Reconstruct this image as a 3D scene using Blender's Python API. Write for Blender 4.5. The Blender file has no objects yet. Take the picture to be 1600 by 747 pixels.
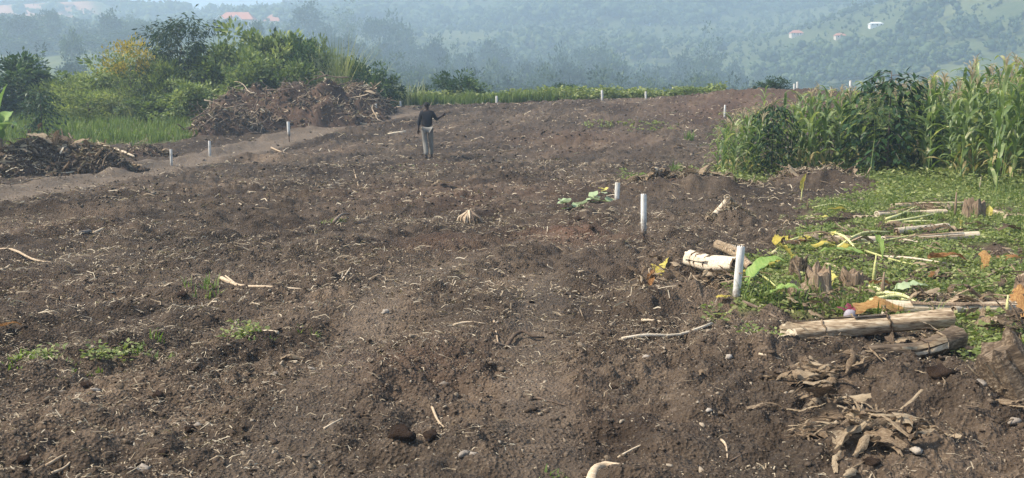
import bpy, math, random
import numpy as np
from mathutils import Vector, Matrix, Euler

# ------------------------------------------------------------------ camera, sky, sun, exposure
sc = bpy.context.scene
col = sc.collection
R = math.radians
EYE = 2.0
PITCH = 7.95
FPX = 1600.0
cam = bpy.data.objects.new('camera', bpy.data.cameras.new('camera'))
col.objects.link(cam)
cam.location = (0, 0, EYE)
cam.rotation_euler = (R(90 - PITCH), 0, 0)
cam.data.sensor_width = 36
cam.data.lens = 36.0
cam.data.clip_start = 0.1
cam.data.clip_end = 6000
sc.camera = cam

SUN_ELEV, SUN_AZ = 50.0, -98.0          # azimuth measured from +Y (view direction) towards +X
world = bpy.data.worlds.new('World')
sc.world = world
world.use_nodes = True
wn = world.node_tree
sky = wn.nodes.new('ShaderNodeTexSky')
sky.sky_type = 'NISHITA'
sky.sun_disc = False
sky.sun_elevation = R(SUN_ELEV)
sky.sun_rotation = R(SUN_AZ)
sky.altitude = 1100
sky.air_density = 1.0
sky.dust_density = 5.0
sky.ozone_density = 1.0
wn.links.new(sky.outputs[0], wn.nodes['Background'].inputs[0])
wn.nodes['Background'].inputs[1].default_value = 0.105

sun = bpy.data.objects.new('sun', bpy.data.lights.new('sun', 'SUN'))
col.objects.link(sun)
sun.data.energy = 4.3
sun.data.angle = R(2.5)
sun.data.color = (1.0, 0.91, 0.78)
sun.rotation_euler = (R(90 - SUN_ELEV), 0, R(180 - SUN_AZ))
sun.location = (-30, 30, 60)

sc.view_settings.view_transform = 'Standard'
sc.view_settings.look = 'None'
sc.view_settings.gamma = 1
sc.view_settings.exposure = 1.25
sc.view_settings.use_curve_mapping = False
sc.cycles.use_denoising = True
sc.cycles.denoising_prefilter = 'NONE'
sc.cycles.max_bounces = 6
sc.cycles.diffuse_bounces = 3
sc.cycles.glossy_bounces = 2
sc.cycles.transmission_bounces = 3
sc.cycles.volume_bounces = 2
sc.cycles.transparent_max_bounces = 6

HAZE = 0.0016                            # density of the valley air
rng = np.random.default_rng(7)
random.seed(7)

# ------------------------------------------------------------------ noise and terrain
def _hash(i, j, s):
    n = (i.astype(np.int64) * 374761393 + j.astype(np.int64) * 668265263 + s * 1442695041) & 0xffffffff
    n = ((n ^ (n >> 13)) * 1274126177) & 0xffffffff
    n = ((n ^ (n >> 16)) * 2246822519) & 0xffffffff
    return ((n ^ (n >> 15)) & 0xffffff) / float(0xffffff)

def vn(x, y, s=0):
    x = np.asarray(x, float); y = np.asarray(y, float)
    i = np.floor(x); j = np.floor(y)
    fx = x - i; fy = y - j
    fx = fx * fx * fx * (fx * (fx * 6 - 15) + 10); fy = fy * fy * fy * (fy * (fy * 6 - 15) + 10)
    a = _hash(i, j, s); b = _hash(i + 1, j, s); c = _hash(i, j + 1, s); d = _hash(i + 1, j + 1, s)
    return (a + (b - a) * fx) * (1 - fy) + (c + (d - c) * fx) * fy

def fbm(x, y, s=0, o=4):
    t = 0; a = 0.5; n = 0
    for k in range(o):
        cs, sn = math.cos(k * 1.1 + .4), math.sin(k * 1.1 + .4)
        t = t + a * vn((x * cs - y * sn) * 2 ** k, (x * sn + y * cs) * 2 ** k, s + k * 17); n += a; a *= .5
    return t / n

def sst(a, b, v):
    t = np.clip((v - a) / (b - a), 0, 1)
    return t * t * (3 - 2 * t)

CREST_PX = np.array([-900, -200, 0, 300, 620, 776, 900, 1010, 1130, 1330, 1600, 2400])
CREST_Z = np.array([0.8, 0.9, 0.95, 1.1, 1.5, 1.66, 1.84, 1.9, 2.1, 2.2, 2.2, 2.2])
def crest(x, y):
    return np.interp(800 + 1600 * x / np.maximum(y, 20), CREST_PX, CREST_Z)

LY = [56, 75, 110, 160, 220, 300, 350, 420, 600, 760, 900, 1000, 1300, 1600]
LZ = [0.7, -3, -5, -2, 4, 13, 20, 27, 43, 58, 70, 66, 26, 0]
RY = [56, 75, 110, 160, 250, 330, 420, 600, 800, 1000, 1300, 1600]
RZ = [1.2, -3, -6, -7, -4, -1, 9, 46, 92, 132, 150, 120]
def far_z(x, y):
    t = x / np.maximum(y, 30)
    wl = 1 - sst(-.26, -.06, t)
    zl = np.interp(y, LY, LZ) * (1 + .10 * (vn(t * 9, y * 0 + 3, 5) - .5) * sst(500, 900, y))
    zr = np.interp(y, RY, RZ)
    z = zl * wl + zr * (1 - wl)
    z = z + (fbm(x / 90, y / 90, 21, 4) - .5) * .045 * np.clip(y - 90, 0, 900) * (1 - .75 * wl * sst(500, 850, y))
    # forested spur on the right
    d1 = ((x - 240) / 105) ** 2 + ((y - 410) / 130) ** 2
    z = z + 58 * np.exp(-d1 * 1.3)
    # bare scarp on the left
    z = z + 9 * sst(640, 662, y) * (1 - sst(-.40, -.36, t)) * (1 - sst(720, 860, y))
    return z

def base_z(x, y):
    x = np.asarray(x, float); y = np.asarray(y, float)
    yc = np.minimum(y, 56)
    f = crest(x, y) * sst(30, 54, yc) - 0.10 * np.maximum(y - 56, 0)
    f = f + (fbm(x / 7, y / 7, 3, 2) - .5) * .22 * sst(6, 14, yc)
    w = sst(56, 95, y)
    return f * (1 - w) + far_z(x, np.maximum(y, 56)) * w

_cp, _sp = math.cos(R(PITCH)), math.sin(R(PITCH))
def ray(px, py):
    u = (px - 800) / FPX; v = (373.5 - py) / FPX
    return np.array([u, _cp + v * _sp, -_sp + v * _cp])

_SS = np.exp(np.linspace(math.log(1.0), math.log(1500.0), 900))
_pc = {}
def P(px, py):
    """where on the ground the photograph shows the spot (px, py)"""
    if (px, py) in _pc: return _pc[(px, py)]
    d = ray(px, py); s = _SS
    for _ in range(2):
        below = EYE + d[2] * s < base_z(d[0] * s, d[1] * s)
        i = int(np.argmax(below)) if below.any() else len(s) - 1
        s = np.linspace(s[max(i - 1, 0)], s[i], 60)
    m = s[len(s) // 2] if not below.any() else s[min(int(np.argmax(EYE + d[2] * s < base_z(d[0] * s, d[1] * s))), 59)]
    r = np.array([d[0] * m, d[1] * m]); _pc[(px, py)] = r
    return r

def at(px, y):
    """the x of image column px at depth y"""
    return (px - 800) / 1600.0 * (y * _cp + .28)

def dist_line(x, y, pts):
    x = np.asarray(x, float); y = np.asarray(y, float)
    best = np.full(x.shape, 1e9)
    for (x0, y0), (x1, y1) in zip(pts[:-1], pts[1:]):
        dx, dy = x1 - x0, y1 - y0
        t = np.clip(((x - x0) * dx + (y - y0) * dy) / (dx * dx + dy * dy), 0, 1)
        best = np.minimum(best, np.hypot(x - x0 - t * dx, y - y0 - t * dy))
    return best

def in_poly(x, y, pts):
    x = np.asarray(x, float); y = np.asarray(y, float)
    c = np.zeros(x.shape, bool)
    n = len(pts)
    for i in range(n):
        x0, y0 = pts[i]; x1, y1 = pts[(i + 1) % n]
        if y0 == y1: continue
        k = ((y0 > y) != (y1 > y)) & (x < (x1 - x0) * (y - y0) / (y1 - y0) + x0)
        c ^= k
    return c

ROAD = [P(-260, 345), P(-60, 318), P(90, 292), P(230, 266), P(330, 247), P(430, 222), P(520, 200), P(590, 186), P(650, 176)]
TRACKS = [[P(600, 455), P(560, 530), P(500, 610), P(440, 700), P(400, 747), np.array([-1.6, 3.5])],
          [P(850, 430), P(838, 520), P(832, 600), P(850, 700), P(870, 747), np.array([.25, 3.5])],
          [P(860, 365), P(760, 390), P(690, 420), P(600, 455)]]
WEED_POLY = [P(1105, 290), P(1160, 268), P(1240, 262), P(1420, 255), P(1600, 255), P(1900, 260), P(2100, 420), P(1950, 600), P(1700, 600), P(1590, 588),
             P(1500, 578), P(1480, 545), P(1500, 512), P(1380, 500), P(1240, 498), P(1165, 492), P(1135, 455), P(1160, 405), P(1215, 392), P(1235, 350),
             P(1250, 318), P(1370, 300), P(1330, 285), P(1215, 282)]
MAIZE_POLY = [P(1108, 282), P(1210, 277), P(1330, 275), P(1430, 283), P(1540, 294), P(1720, 300), P(2000, 300),
              (at(1950, 31), 31), (at(1600, 31), 31), (at(1300, 31), 31), (at(1160, 30), 30), (at(1120, 27.5), 27.5)]
GRASS_POLY = [P(-300, 262), P(-40, 232), P(90, 224), P(220, 228), P(318, 214), P(325, 185), (at(340, 47), 47), (at(560, 52), 52), (at(640, 56), 56),
              (at(640, 64), 64), (at(-400, 64), 64), (at(-500, 44), 44)]
MOUNDS = []   # gentle rises in the soil: x, y, rx, ry, h
for px, py, rx, ry, h in [(1090, 298, 1.6, .55, .32), (1290, 292, 1.3, .55, .34), (1150, 350, .55, .35, .22), (1085, 468, .6, .4, .18), (900, 345, .8, .5, .16),
                          (1390, 600, .75, .55, .17), (1480, 640, .5, .4, .16), (1330, 700, .6, .3, .10), (620, 700, .5, .16, .09), (895, 222, 1.2, .8, .30),
                          (560, 205, 1.4, .5, .2), (420, 250, 2.6, .5, .22), (90, 330, 2.0, .6, .14), (480, 390, 1.2, .5, .1), (1240, 640, .5, .4, .08),
                          (60, 690, .6, .3, .08), (1010, 480, .35, .25, .1), (330, 600, 1.0, .3, .06), (1210, 545, .6, .25, .1)]:
    p = P(px, py); MOUNDS.append((p[0], p[1], rx, ry, h))
MOUNDS.append((at(1230, 51), 51, 5.0, 1.6, .28))
MOUNDS.append((at(1150, 50), 50, 2.5, 1.2, .18))
HOLES = []
for px, py, rx, ry, h in [(628, 712, .12, .05, .07), (285, 466, .14, .10, .07), (1470, 652, .2, .12, .10), (40, 726, .1, .06, .06), (145, 662, .2, .06, .06), (805, 525, .2, .1, .05)]:
    p = P(px, py); HOLES.append((p[0], p[1], rx, ry, h))

def road_m(x, y):
    return 1 - sst(.55, 1.15, dist_line(x, y, ROAD))
def track_m(x, y):
    return np.maximum.reduce([(1 - sst(.14, .34, dist_line(x, y, t))) * w for t, w in zip(TRACKS, (1, .9, .7))])
def weed_m(x, y):
    n = fbm(x * 1.3, y * 1.3, 71, 3)
    return in_poly(x + (vn(x * 2, y * 2, 8) - .5) * .5, y + (vn(x * 2, y * 2, 9) - .5) * .8, WEED_POLY) * sst(.38, .52, n + .03)
def grass_m(x, y):
    return in_poly(x + (vn(x, y, 18) - .5) * 1.0, y + (vn(x, y, 19) - .5) * 1.2, GRASS_POLY) * 1.0

def ground_z(x, y, fine=True):
    x = np.asarray(x, float); y = np.asarray(y, float)
    z = base_z(x, y)
    rm = road_m(x, y); tm = track_m(x, y)
    for mx, my, rx, ry, h in MOUNDS:
        d = ((x - mx) / rx) ** 2 + ((y - my) / ry) ** 2
        z = z + h * np.exp(-d * 1.4) * (.75 + .5 * vn(x * 4, y * 4, 33))
    for mx, my, rx, ry, h in HOLES:
        d = ((x - mx) / rx) ** 2 + ((y - my) / ry) ** 2
        z = z - h * np.exp(-d * 1.2)
    near = 1 - sst(60, 75, y)
    amp = near * (1 - .6 * rm) * (1 - .6 * tm)
    wm = weed_m(x, y); amp = amp * (1 - .5 * wm)
    rough = .55 + .9 * vn(x / 2.3, y / 1.7, 41)
    z = z + amp * rough * ((fbm(x / 1.1, y / .7, 51, 2) - .5) * .12)
    fur = np.sin((x * .93 - y * .36 + .6 * fbm(x / 3, y / 3, 66, 2)) * 5.2)
    z = z + amp * .036 * fur * (1 - sst(.5, 3.5, x))
    r = np.abs(fbm(x * 2.6, y * 3.2, 61, 2) - .5) * 2
    z = z + amp * rough * (r - .4) * .12
    if fine:
        g = 1 - sst(14, 26, y); g2 = 1 - sst(8, 13, y)
        lump = sst(.35, .62, fbm(x * 1.5, y * 1.5, 67, 3))
        r = np.abs(fbm(x * 6.5, y * 7.5, 81, 2) - .5) * 2
        z = z + amp * (.35 + lump) * (r - .35) * (.06 + .035 * (1 - g))
        r = np.abs(fbm(x * 16, y * 17, 85, 2) - .5) * 2
        z = z + amp * (.5 + .7 * lump) * (r - .35) * .034 * (.3 + .7 * g)
        z = z + amp * ((np.abs(vn(x * 36, y * 36, 91) - .5) - .25) * .024) * g2
    # lug marks of the tyre in the left track
    d0 = dist_line(x, y, TRACKS[0])
    z = z - .03 * tm + .012 * (1 - sst(.16, .2, d0)) * (np.sin(y * 26 + x * 4) > .1)
    # bank along the near edge of the road
    d = dist_line(x + .45, y - .95, ROAD)
    z = z + .16 * np.exp(-(d / .35) ** 2) * (.3 + 1.2 * vn(x * 1.4, y * 1.4, 44)) * near
    return z

_tiles = {}
def gz(x, y):
    """height of the soil at one spot, from cached one-metre tiles"""
    if not (-40 < x < 40 and 3 < y < 60): return float(ground_z(np.array([x]), np.array([y]))[0])
    i, j = math.floor(x), math.floor(y)
    t = _tiles.get((i, j))
    if t is None:
        g = np.linspace(0, 1, 26); X, Y = np.meshgrid(i + g, j + g, indexing='ij'); t = _tiles[(i, j)] = ground_z(X, Y)
    u, v = (x - i) * 25, (y - j) * 25
    a, b = min(int(u), 24), min(int(v), 24); u -= a; v -= b
    return float((t[a, b] * (1 - u) + t[a + 1, b] * u) * (1 - v) + (t[a, b + 1] * (1 - u) + t[a + 1, b + 1] * u) * v)
def P3(px, py, dz=0.0):
    p = P(px, py); return Vector((p[0], p[1], gz(p[0], p[1]) + dz))

# ------------------------------------------------------------------ mesh helpers
def np_mesh(name, V, F, rnd=None, smooth=False, attrs=None):
    V = np.asarray(V, np.float32); F = np.asarray(F, np.int32)
    me = bpy.data.meshes.new(name)
    me.vertices.add(len(V)); me.vertices.foreach_set('co', V.ravel())
    n, k = F.shape
    me.loops.add(n * k); me.loops.foreach_set('vertex_index', F.ravel())
    me.polygons.add(n); me.polygons.foreach_set('loop_start', np.arange(n, dtype=np.int32) * k)
    me.update(calc_edges=True)
    if smooth: me.polygons.foreach_set('use_smooth', np.ones(n, bool))
    if rnd is not None:
        a = me.attributes.new('rnd', 'FLOAT', 'FACE'); a.data.foreach_set('value', np.asarray(rnd, np.float32))
    for nm, v in (attrs or {}).items():
        a = me.attributes.new(nm, 'FLOAT', 'POINT'); a.data.foreach_set('value', np.asarray(v, np.float32))
    return me

class MB:
    """collects shapes for one mesh"""
    def __init__(s): s.v = []; s.f = []; s.n = 0
    def add(s, V, F):
        V = [tuple(map(float, p)) for p in V]
        s.v += V; s.f += [tuple(int(i) + s.n for i in f) for f in F]; s.n += len(V); return s
    def tube(s, pts, rad, k=6, cap=True):
        pts = [Vector(p) for p in pts]; n = len(pts)
        if not hasattr(rad, '__len__'): rad = [rad] * n
        V = []; F = []
        t0 = (pts[1] - pts[0]).normalized()
        a = t0.orthogonal().normalized()
        for i in range(n):
            t = (pts[min(i + 1, n - 1)] - pts[max(i - 1, 0)]).normalized()
            a = (a - t * a.dot(t)).normalized(); b = t.cross(a)
            for j in range(k):
                an = 2 * math.pi * j / k
                V.append(pts[i] + (a * math.cos(an) + b * math.sin(an)) * rad[i])
        for i in range(n - 1):
            for j in range(k):
                F.append((i * k + j, i * k + (j + 1) % k, (i + 1) * k + (j + 1) % k, (i + 1) * k + j))
        if cap:
            F.append(tuple(range(k - 1, -1, -1))); F.append(tuple((n - 1) * k + j for j in range(k)))
        return s.add(V, F)
    def box(s, x0, x1, y0, y1, z0, z1):
        V = [(x, y, z) for x in (x0, x1) for y in (y0, y1) for z in (z0, z1)]
        return s.add(V, [(0, 1, 3, 2), (4, 6, 7, 5), (0, 4, 5, 1), (2, 3, 7, 6), (0, 2, 6, 4), (1, 5, 7, 3)])
    def mesh(s, name, smooth=False):
        me = bpy.data.meshes.new(name); me.from_pydata(s.v, [], s.f); me.update()
        if smooth: me.polygons.foreach_set('use_smooth', np.ones(len(me.polygons), bool))
        return me

def setmat(me, m):
    me.materials.clear(); me.materials.append(m); return me

def obj(name, me, mat=None, parent=None, loc=None, rot=None, scale=None):
    if mat is not None and (not me.materials or me.materials[0] is not mat):
        setmat(me, mat)
    o = bpy.data.objects.new(name, me); col.objects.link(o)
    if parent is not None: o.parent = parent
    if loc is not None: o.location = loc
    if rot is not None: o.rotation_euler = rot
    if scale is not None: o.scale = (scale,) * 3 if not hasattr(scale, '__len__') else scale
    return o

def empty(name, loc=(0, 0, 0), rz=0.0, scale=1.0):
    o = bpy.data.objects.new(name, None); col.objects.link(o)
    o.location = loc; o.rotation_euler = (0, 0, rz); o.scale = (scale,) * 3 if not hasattr(scale, '__len__') else scale
    o.empty_display_size = .1
    return o

def tag(o, label=None, cat=None, group=None, kind=None):
    if label: o['label'] = label
    if cat: o['category'] = cat
    if group: o['group'] = group
    if kind: o['kind'] = kind
    return o

def copy_tree(src, loc=None, rz=None, scale=None):
    c = src.copy(); col.objects.link(c)
    for ch in src.children:
        d = ch.copy(); col.objects.link(d); d.parent = c
        for g in ch.children:
            e = g.copy(); col.objects.link(e); e.parent = d
    if loc is not None: c.location = loc
    if rz is not None: c.rotation_euler = (0, 0, rz)
    if scale is not None: c.scale = (scale,) * 3 if not hasattr(scale, '__len__') else scale
    return c

# ------------------------------------------------------------------ materials
def mat_new(name):
    m = bpy.data.materials.new(name); m.use_nodes = True
    nt = m.node_tree; b = nt.nodes['Principled BSDF']
    return m, nt, b

def nod(nt, typ, **kw):
    n = nt.nodes.new(typ)
    for k, v in kw.items():
        if k.startswith('i_'): n.inputs[k[2:].replace('_', ' ')].default_value = v
        else: setattr(n, k, v)
    return n

def ramp(nt, fac, stops):
    r = nt.nodes.new('ShaderNodeValToRGB')
    while len(r.color_ramp.elements) < len(stops): r.color_ramp.elements.new(.5)
    for e, (p, c) in zip(r.color_ramp.elements, stops):
        e.position = p; e.color = (*c, 1)
    nt.links.new(fac, r.inputs[0]); return r.outputs[0]

def mix(nt, fac, a, b, mode='MIX'):
    n = nt.nodes.new('ShaderNodeMix'); n.data_type = 'RGBA'; n.blend_type = mode
    for s, v in ((n.inputs[0], fac), (n.inputs[6], a), (n.inputs[7], b)):
        if hasattr(v, 'is_linked'): nt.links.new(v, s)
        elif hasattr(v, '__len__'): s.default_value = (*v, 1)
        else: s.default_value = v
    return n.outputs[2]

def noise(nt, scale, detail=4, rough=.6, coord='Object', dist=0.0, stretch=None):
    tc = nt.nodes.new('ShaderNodeTexCoord')
    src = tc.outputs[coord]
    if stretch:
        mp = nt.nodes.new('ShaderNodeMapping'); mp.inputs['Scale'].default_value = stretch
        nt.links.new(src, mp.inputs[0]); src = mp.outputs[0]
    n = nod(nt, 'ShaderNodeTexNoise', i_Scale=scale, i_Detail=detail, i_Roughness=rough, i_Distortion=dist)
    nt.links.new(src, n.inputs[0])
    return n.outputs[0]

def attr(nt, name):
    a = nt.nodes.new('ShaderNodeAttribute'); a.attribute_name = name; return a.outputs['Fac']

def bump(nt, b, h, strength=.5, dist=.02):
    n = nod(nt, 'ShaderNodeBump', i_Strength=strength, i_Distance=dist)
    nt.links.new(h, n.inputs['Height']); nt.links.new(n.outputs[0], b.inputs['Normal'])

def soil_mat(name, ground=False, red=0.0):
    m, nt, b = mat_new(name)
    n1 = noise(nt, .55, 5, .6); n2 = noise(nt, 9, 6, .72); n3 = noise(nt, 60, 4, .7); n4 = noise(nt, .23, 3, .5)
    c = ramp(nt, n2, [(.32, (.022, .016, .011)), (.5, (.069, .051, .036)), (.69, (.180, .138, .096))])
    c = mix(nt, .55, c, ramp(nt, n1, [(.32, (.032, .024, .017)), (.68, (.122, .088, .060))]))
    spot = ramp(nt, n3, [(.58, (0, 0, 0)), (.66, (1, 1, 1))])
    c = mix(nt, mix(nt, 1.0, spot, (.55, .55, .55), 'MULTIPLY'), c, (.24, .195, .15))
    rd = ramp(nt, n4, [(.56, (0, 0, 0)), (.72, (1, 1, 1))])
    c = mix(nt, mix(nt, 1.0, rd, (.2, .2, .2), 'MULTIPLY'), c, (.11, .066, .046))
    if red:
        c = mix(nt, red, c, (.15, .070, .045))
    if ground:
        c = mix(nt, attr(nt, 'damp'), c, mix(nt, 1.0, c, (.58, .56, .55), 'MULTIPLY'))
        c = mix(nt, attr(nt, 'dry'), c, mix(nt, 1.0, c, (1.45, 1.42, 1.38), 'MULTIPLY'))
        c = mix(nt, attr(nt, 'red'), c, (.135, .074, .048))
        rc = mix(nt, n2, (.100, .075, .054), (.220, .170, .122))
        c = mix(nt, attr(nt, 'road'), c, rc)
        gc = mix(nt, n2, (.070, .080, .028), (.155, .160, .065))
        c = mix(nt, attr(nt, 'green'), c, gc)
    nt.links.new(c, b.inputs['Base Color'])
    b.inputs['Roughness'].default_value = .95
    b.inputs['Specular IOR Level'].default_value = .15
    vo = nod(nt, 'ShaderNodeTexVoronoi', i_Scale=42.0, i_Randomness=1.0); tcv = nt.nodes.new('ShaderNodeTexCoord'); nt.links.new(tcv.outputs['Object'], vo.inputs[0])
    h = mix(nt, .45, mix(nt, .5, n2, n3), vo.outputs[0])
    bump(nt, b, h, 1.0, .045)
    return m

def clod_mat():
    m, nt, b = mat_new('clod')
    r = attr(nt, 'rnd')
    c = ramp(nt, r, [(0, (.032, .022, .014)), (.45, (.076, .053, .035)), (.78, (.135, .100, .067)), (.88, (.22, .17, .115)), (.98, (.44, .36, .26))])
    n2 = noise(nt, 40, 3, .7)
    c = mix(nt, .35, c, ramp(nt, n2, [(.3, (.028, .020, .015)), (.7, (.13, .10, .075))]))
    nt.links.new(c, b.inputs['Base Color'])
    b.inputs['Roughness'].default_value = .95; b.inputs['Specular IOR Level'].default_value = .15
    bump(nt, b, n2, .5, .01)
    return m

def leaf_mat(name, stops, trans=.3, rough=.55, objvar=0.25, spec=.3, rnd=True):
    """foliage: colour by leaf, some light through the blade"""
    m, nt, b = mat_new(name)
    if rnd: f = attr(nt, 'rnd')
    else: f = noise(nt, 6, 3, .6)
    oi = nt.nodes.new('ShaderNodeObjectInfo')
    mm = nod(nt, 'ShaderNodeMath', operation='MULTIPLY_ADD'); nt.links.new(oi.outputs['Random'], mm.inputs[0]); mm.inputs[1].default_value = objvar
    ad = nod(nt, 'ShaderNodeMath', operation='ADD', use_clamp=True)
    nt.links.new(f, mm.inputs[2]); nt.links.new(mm.outputs[0], ad.inputs[0]); ad.inputs[1].default_value = -objvar / 2
    c = ramp(nt, ad.outputs[0], stops)
    nt.links.new(c, b.inputs['Base Color']); b.inputs['Roughness'].default_value = rough
    b.inputs['Specular IOR Level'].default_value = spec
    t = nt.nodes.new('ShaderNodeBsdfTranslucent')
    nt.links.new(mix(nt, 1.0, c, (1.25, 1.35, .7), 'MULTIPLY'), t.inputs[0])
    ms = nt.nodes.new('ShaderNodeMixShader'); ms.inputs[0].default_value = trans
    nt.links.new(b.outputs[0], ms.inputs[1]); nt.links.new(t.outputs[0], ms.inputs[2])
    nt.links.new(ms.outputs[0], nt.nodes['Material Output'].inputs[0])
    return m

def fibre_mat(name, stops, stretch=(1, 1, 1), scale=30, rough=.85, trans=0.0, objvar=.25, bmp=.5):
    m, nt, b = mat_new(name)
    f = noise(nt, scale, 5, .65, stretch=stretch, dist=.3)
    oi = nt.nodes.new('ShaderNodeObjectInfo')
    mm = nod(nt, 'ShaderNodeMath', operation='MULTIPLY_ADD'); nt.links.new(oi.outputs['Random'], mm.inputs[0]); mm.inputs[1].default_value = objvar
    nt.links.new(f, mm.inputs[2])
    ad = nod(nt, 'ShaderNodeMath', operation='ADD', use_clamp=True); nt.links.new(mm.outputs[0], ad.inputs[0]); ad.inputs[1].default_value = -objvar / 2
    c = ramp(nt, ad.outputs[0], stops)
    nt.links.new(c, b.inputs['Base Color']); b.inputs['Roughness'].default_value = rough
    b.inputs['Specular IOR Level'].default_value = .2
    bump(nt, b, f, bmp, .01)
    if trans:
        t = nt.nodes.new('ShaderNodeBsdfTranslucent'); nt.links.new(c, t.inputs[0])
        ms = nt.nodes.new('ShaderNodeMixShader'); ms.inputs[0].default_value = trans
        nt.links.new(b.outputs[0], ms.inputs[1]); nt.links.new(t.outputs[0], ms.inputs[2])
        nt.links.new(ms.outputs[0], nt.nodes['Material Output'].inputs[0])
    return m

def plain_mat(name, c, rough=.7, var=.12, scale=12):
    m, nt, b = mat_new(name)
    f = noise(nt, scale, 4, .6)
    lo = tuple(max(0, v * (1 - var)) for v in c); hi = tuple(min(1, v * (1 + var)) for v in c)
    nt.links.new(mix(nt, f, lo, hi), b.inputs['Base Color']); b.inputs['Roughness'].default_value = rough
    b.inputs['Specular IOR Level'].default_value = .25
    return m

def hill_mat():
    m, nt, b = mat_new('hillside')
    n1 = noise(nt, .012, 5, .6); n2 = noise(nt, .07, 5, .65); n3 = noise(nt, .5, 3, .6)
    c = ramp(nt, n1, [(.36, (.030, .048, .018)), (.52, (.058, .076, .030)), (.66, (.13, .138, .060)), (.78, (.20, .18, .09))])
    c = mix(nt, .4, c, ramp(nt, n2, [(.35, (.035, .055, .02)), (.65, (.16, .17, .07))]))
    c = mix(nt, .25, c, ramp(nt, n3, [(.35, (.035, .055, .02)), (.65, (.16, .17, .07))]))
    c = mix(nt, attr(nt, 'scarp'), c, mix(nt, n2, (.27, .13, .075), (.44, .25, .16)))
    nt.links.new(c, b.inputs['Base Color']); b.inputs['Roughness'].default_value = 1; b.inputs['Specular IOR Level'].default_value = .05
    return m

M = {}
M['soil'] = soil_mat('soil', True)
M['heap_soil'] = soil_mat('heap_soil', False, .22)
M['clod'] = clod_mat()
M['straw'] = leaf_mat('straw', [(0, (.16, .115, .07)), (.5, (.33, .26, .17)), (1, (.55, .47, .34))], .1, .8, .1)
M['dry'] = fibre_mat('dry_leaf', [(.25, (.060, .040, .025)), (.48, (.19, .132, .080)), (.72, (.40, .31, .20))], (1, 5, 5), 9, .8, .2, .45)
M['dry_orange'] = fibre_mat('orange_dry_leaf', [(.25, (.10, .045, .02)), (.48, (.30, .145, .05)), (.72, (.50, .30, .11))], (1, 4, 4), 9, .7, .3, .25)
M['yellow_leaf'] = fibre_mat('yellow_leaf', [(.25, (.40, .30, .05)), (.5, (.58, .48, .10)), (.75, (.66, .62, .22))], (1, 3, 3), 7, .6, .35, .25)
M['green_leaf'] = fibre_mat('banana_leaf', [(.25, (.13, .24, .05)), (.5, (.22, .34, .08)), (.75, (.36, .46, .14))], (9, 1, 1), 7, .45, .35, .2, .25)
M['pale_green_leaf'] = fibre_mat('pale_banana_leaf', [(.25, (.30, .40, .20)), (.5, (.42, .50, .28)), (.75, (.52, .58, .36))], (9, 1, 1), 7, .5, .3, .2, .25)
M['stem_pale'] = fibre_mat('pale_pseudostem', [(.26, (.12, .078, .046)), (.38, (.33, .24, .148)), (.52, (.53, .43, .295)), (.75, (.67, .58, .44))], (1, 7, 7), 7, .8, 0, .3, .9)
M['stem_brown'] = fibre_mat('brown_pseudostem', [(.25, (.085, .058, .038)), (.5, (.22, .155, .10)), (.75, (.40, .31, .21))], (9, 9, 1), 8, .85, 0, .2, .9)
M['stem_rot'] = fibre_mat('rotten_stem', [(.25, (.03, .022, .016)), (.5, (.12, .085, .055)), (.75, (.36, .28, .19))], (1, 9, 9), 6, .9, 0, .1, .9)
M['petiole'] = fibre_mat('petiole', [(.25, (.36, .36, .12)), (.5, (.56, .54, .24)), (.75, (.66, .62, .36))], (1, 8, 8), 6, .55, 0, .5, .2)
M['wood'] = fibre_mat('bare_wood', [(.25, (.27, .19, .12)), (.5, (.46, .35, .23)), (.75, (.62, .51, .36))], (1, 6, 6), 8, .8, 0, .3)
M['wood_dark'] = fibre_mat('dark_root', [(.25, (.06, .042, .03)), (.5, (.14, .10, .07)), (.75, (.27, .205, .145))], (1, 5, 5), 8, .9, 0, .3)
M['bark'] = fibre_mat('bark', [(.25, (.06, .05, .04)), (.5, (.13, .11, .09)), (.75, (.22, .19, .16))], (4, 4, 1), 6, .9, 0, .2)
def post_mat():
    m = fibre_mat('white_post_paint', [(.25, (.26, .23, .19)), (.42, (.56, .54, .48)), (.62, (.72, .70, .64))], (1, 1, .3), 14, .6, 0, .1, .15)
    nt = m.node_tree; b = nt.nodes['Principled BSDF']; src = b.inputs['Base Color'].links[0].from_socket
    tc = nt.nodes.new('ShaderNodeTexCoord'); sp = nt.nodes.new('ShaderNodeSeparateXYZ'); nt.links.new(tc.outputs['Generated'], sp.inputs[0])
    ad = nod(nt, 'ShaderNodeMath', operation='ADD'); nt.links.new(sp.outputs[2], ad.inputs[0]); nt.links.new(noise(nt, 25, 4, .7), ad.inputs[1])
    f = ramp(nt, ad.outputs[0], [(.55, (1, 1, 1)), (.95, (0, 0, 0))])
    nt.links.new(mix(nt, f, src, (.14, .10, .07)), b.inputs['Base Color'])
    return m
M['post'] = post_mat()
M['old_post'] = fibre_mat('white_post_paint', [(.22, (.36, .34, .30)), (.36, (.66, .65, .62)), (.6, (.78, .78, .76))], (1, 1, .3), 14, .6, 0, .1, .15)
M['rust'] = fibre_mat('rusty_rod', [(.25, (.05, .03, .02)), (.5, (.12, .07, .04)), (.75, (.2, .13, .08))], (1, 1, 1), 20, .8, 0, .1)
M['stone'] = fibre_mat('stone', [(.25, (.14, .115, .09)), (.5, (.29, .245, .195)), (.75, (.44, .38, .31))], (1, 1, 1), 8, .85, 0, .4)
M['maize'] = leaf_mat('maize_leaf', [(0, (.075, .120, .034)), (.5, (.145, .205, .062)), (.85, (.26, .315, .125)), (1, (.46, .44, .22))], .38, .42, .9, .5, False)
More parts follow.
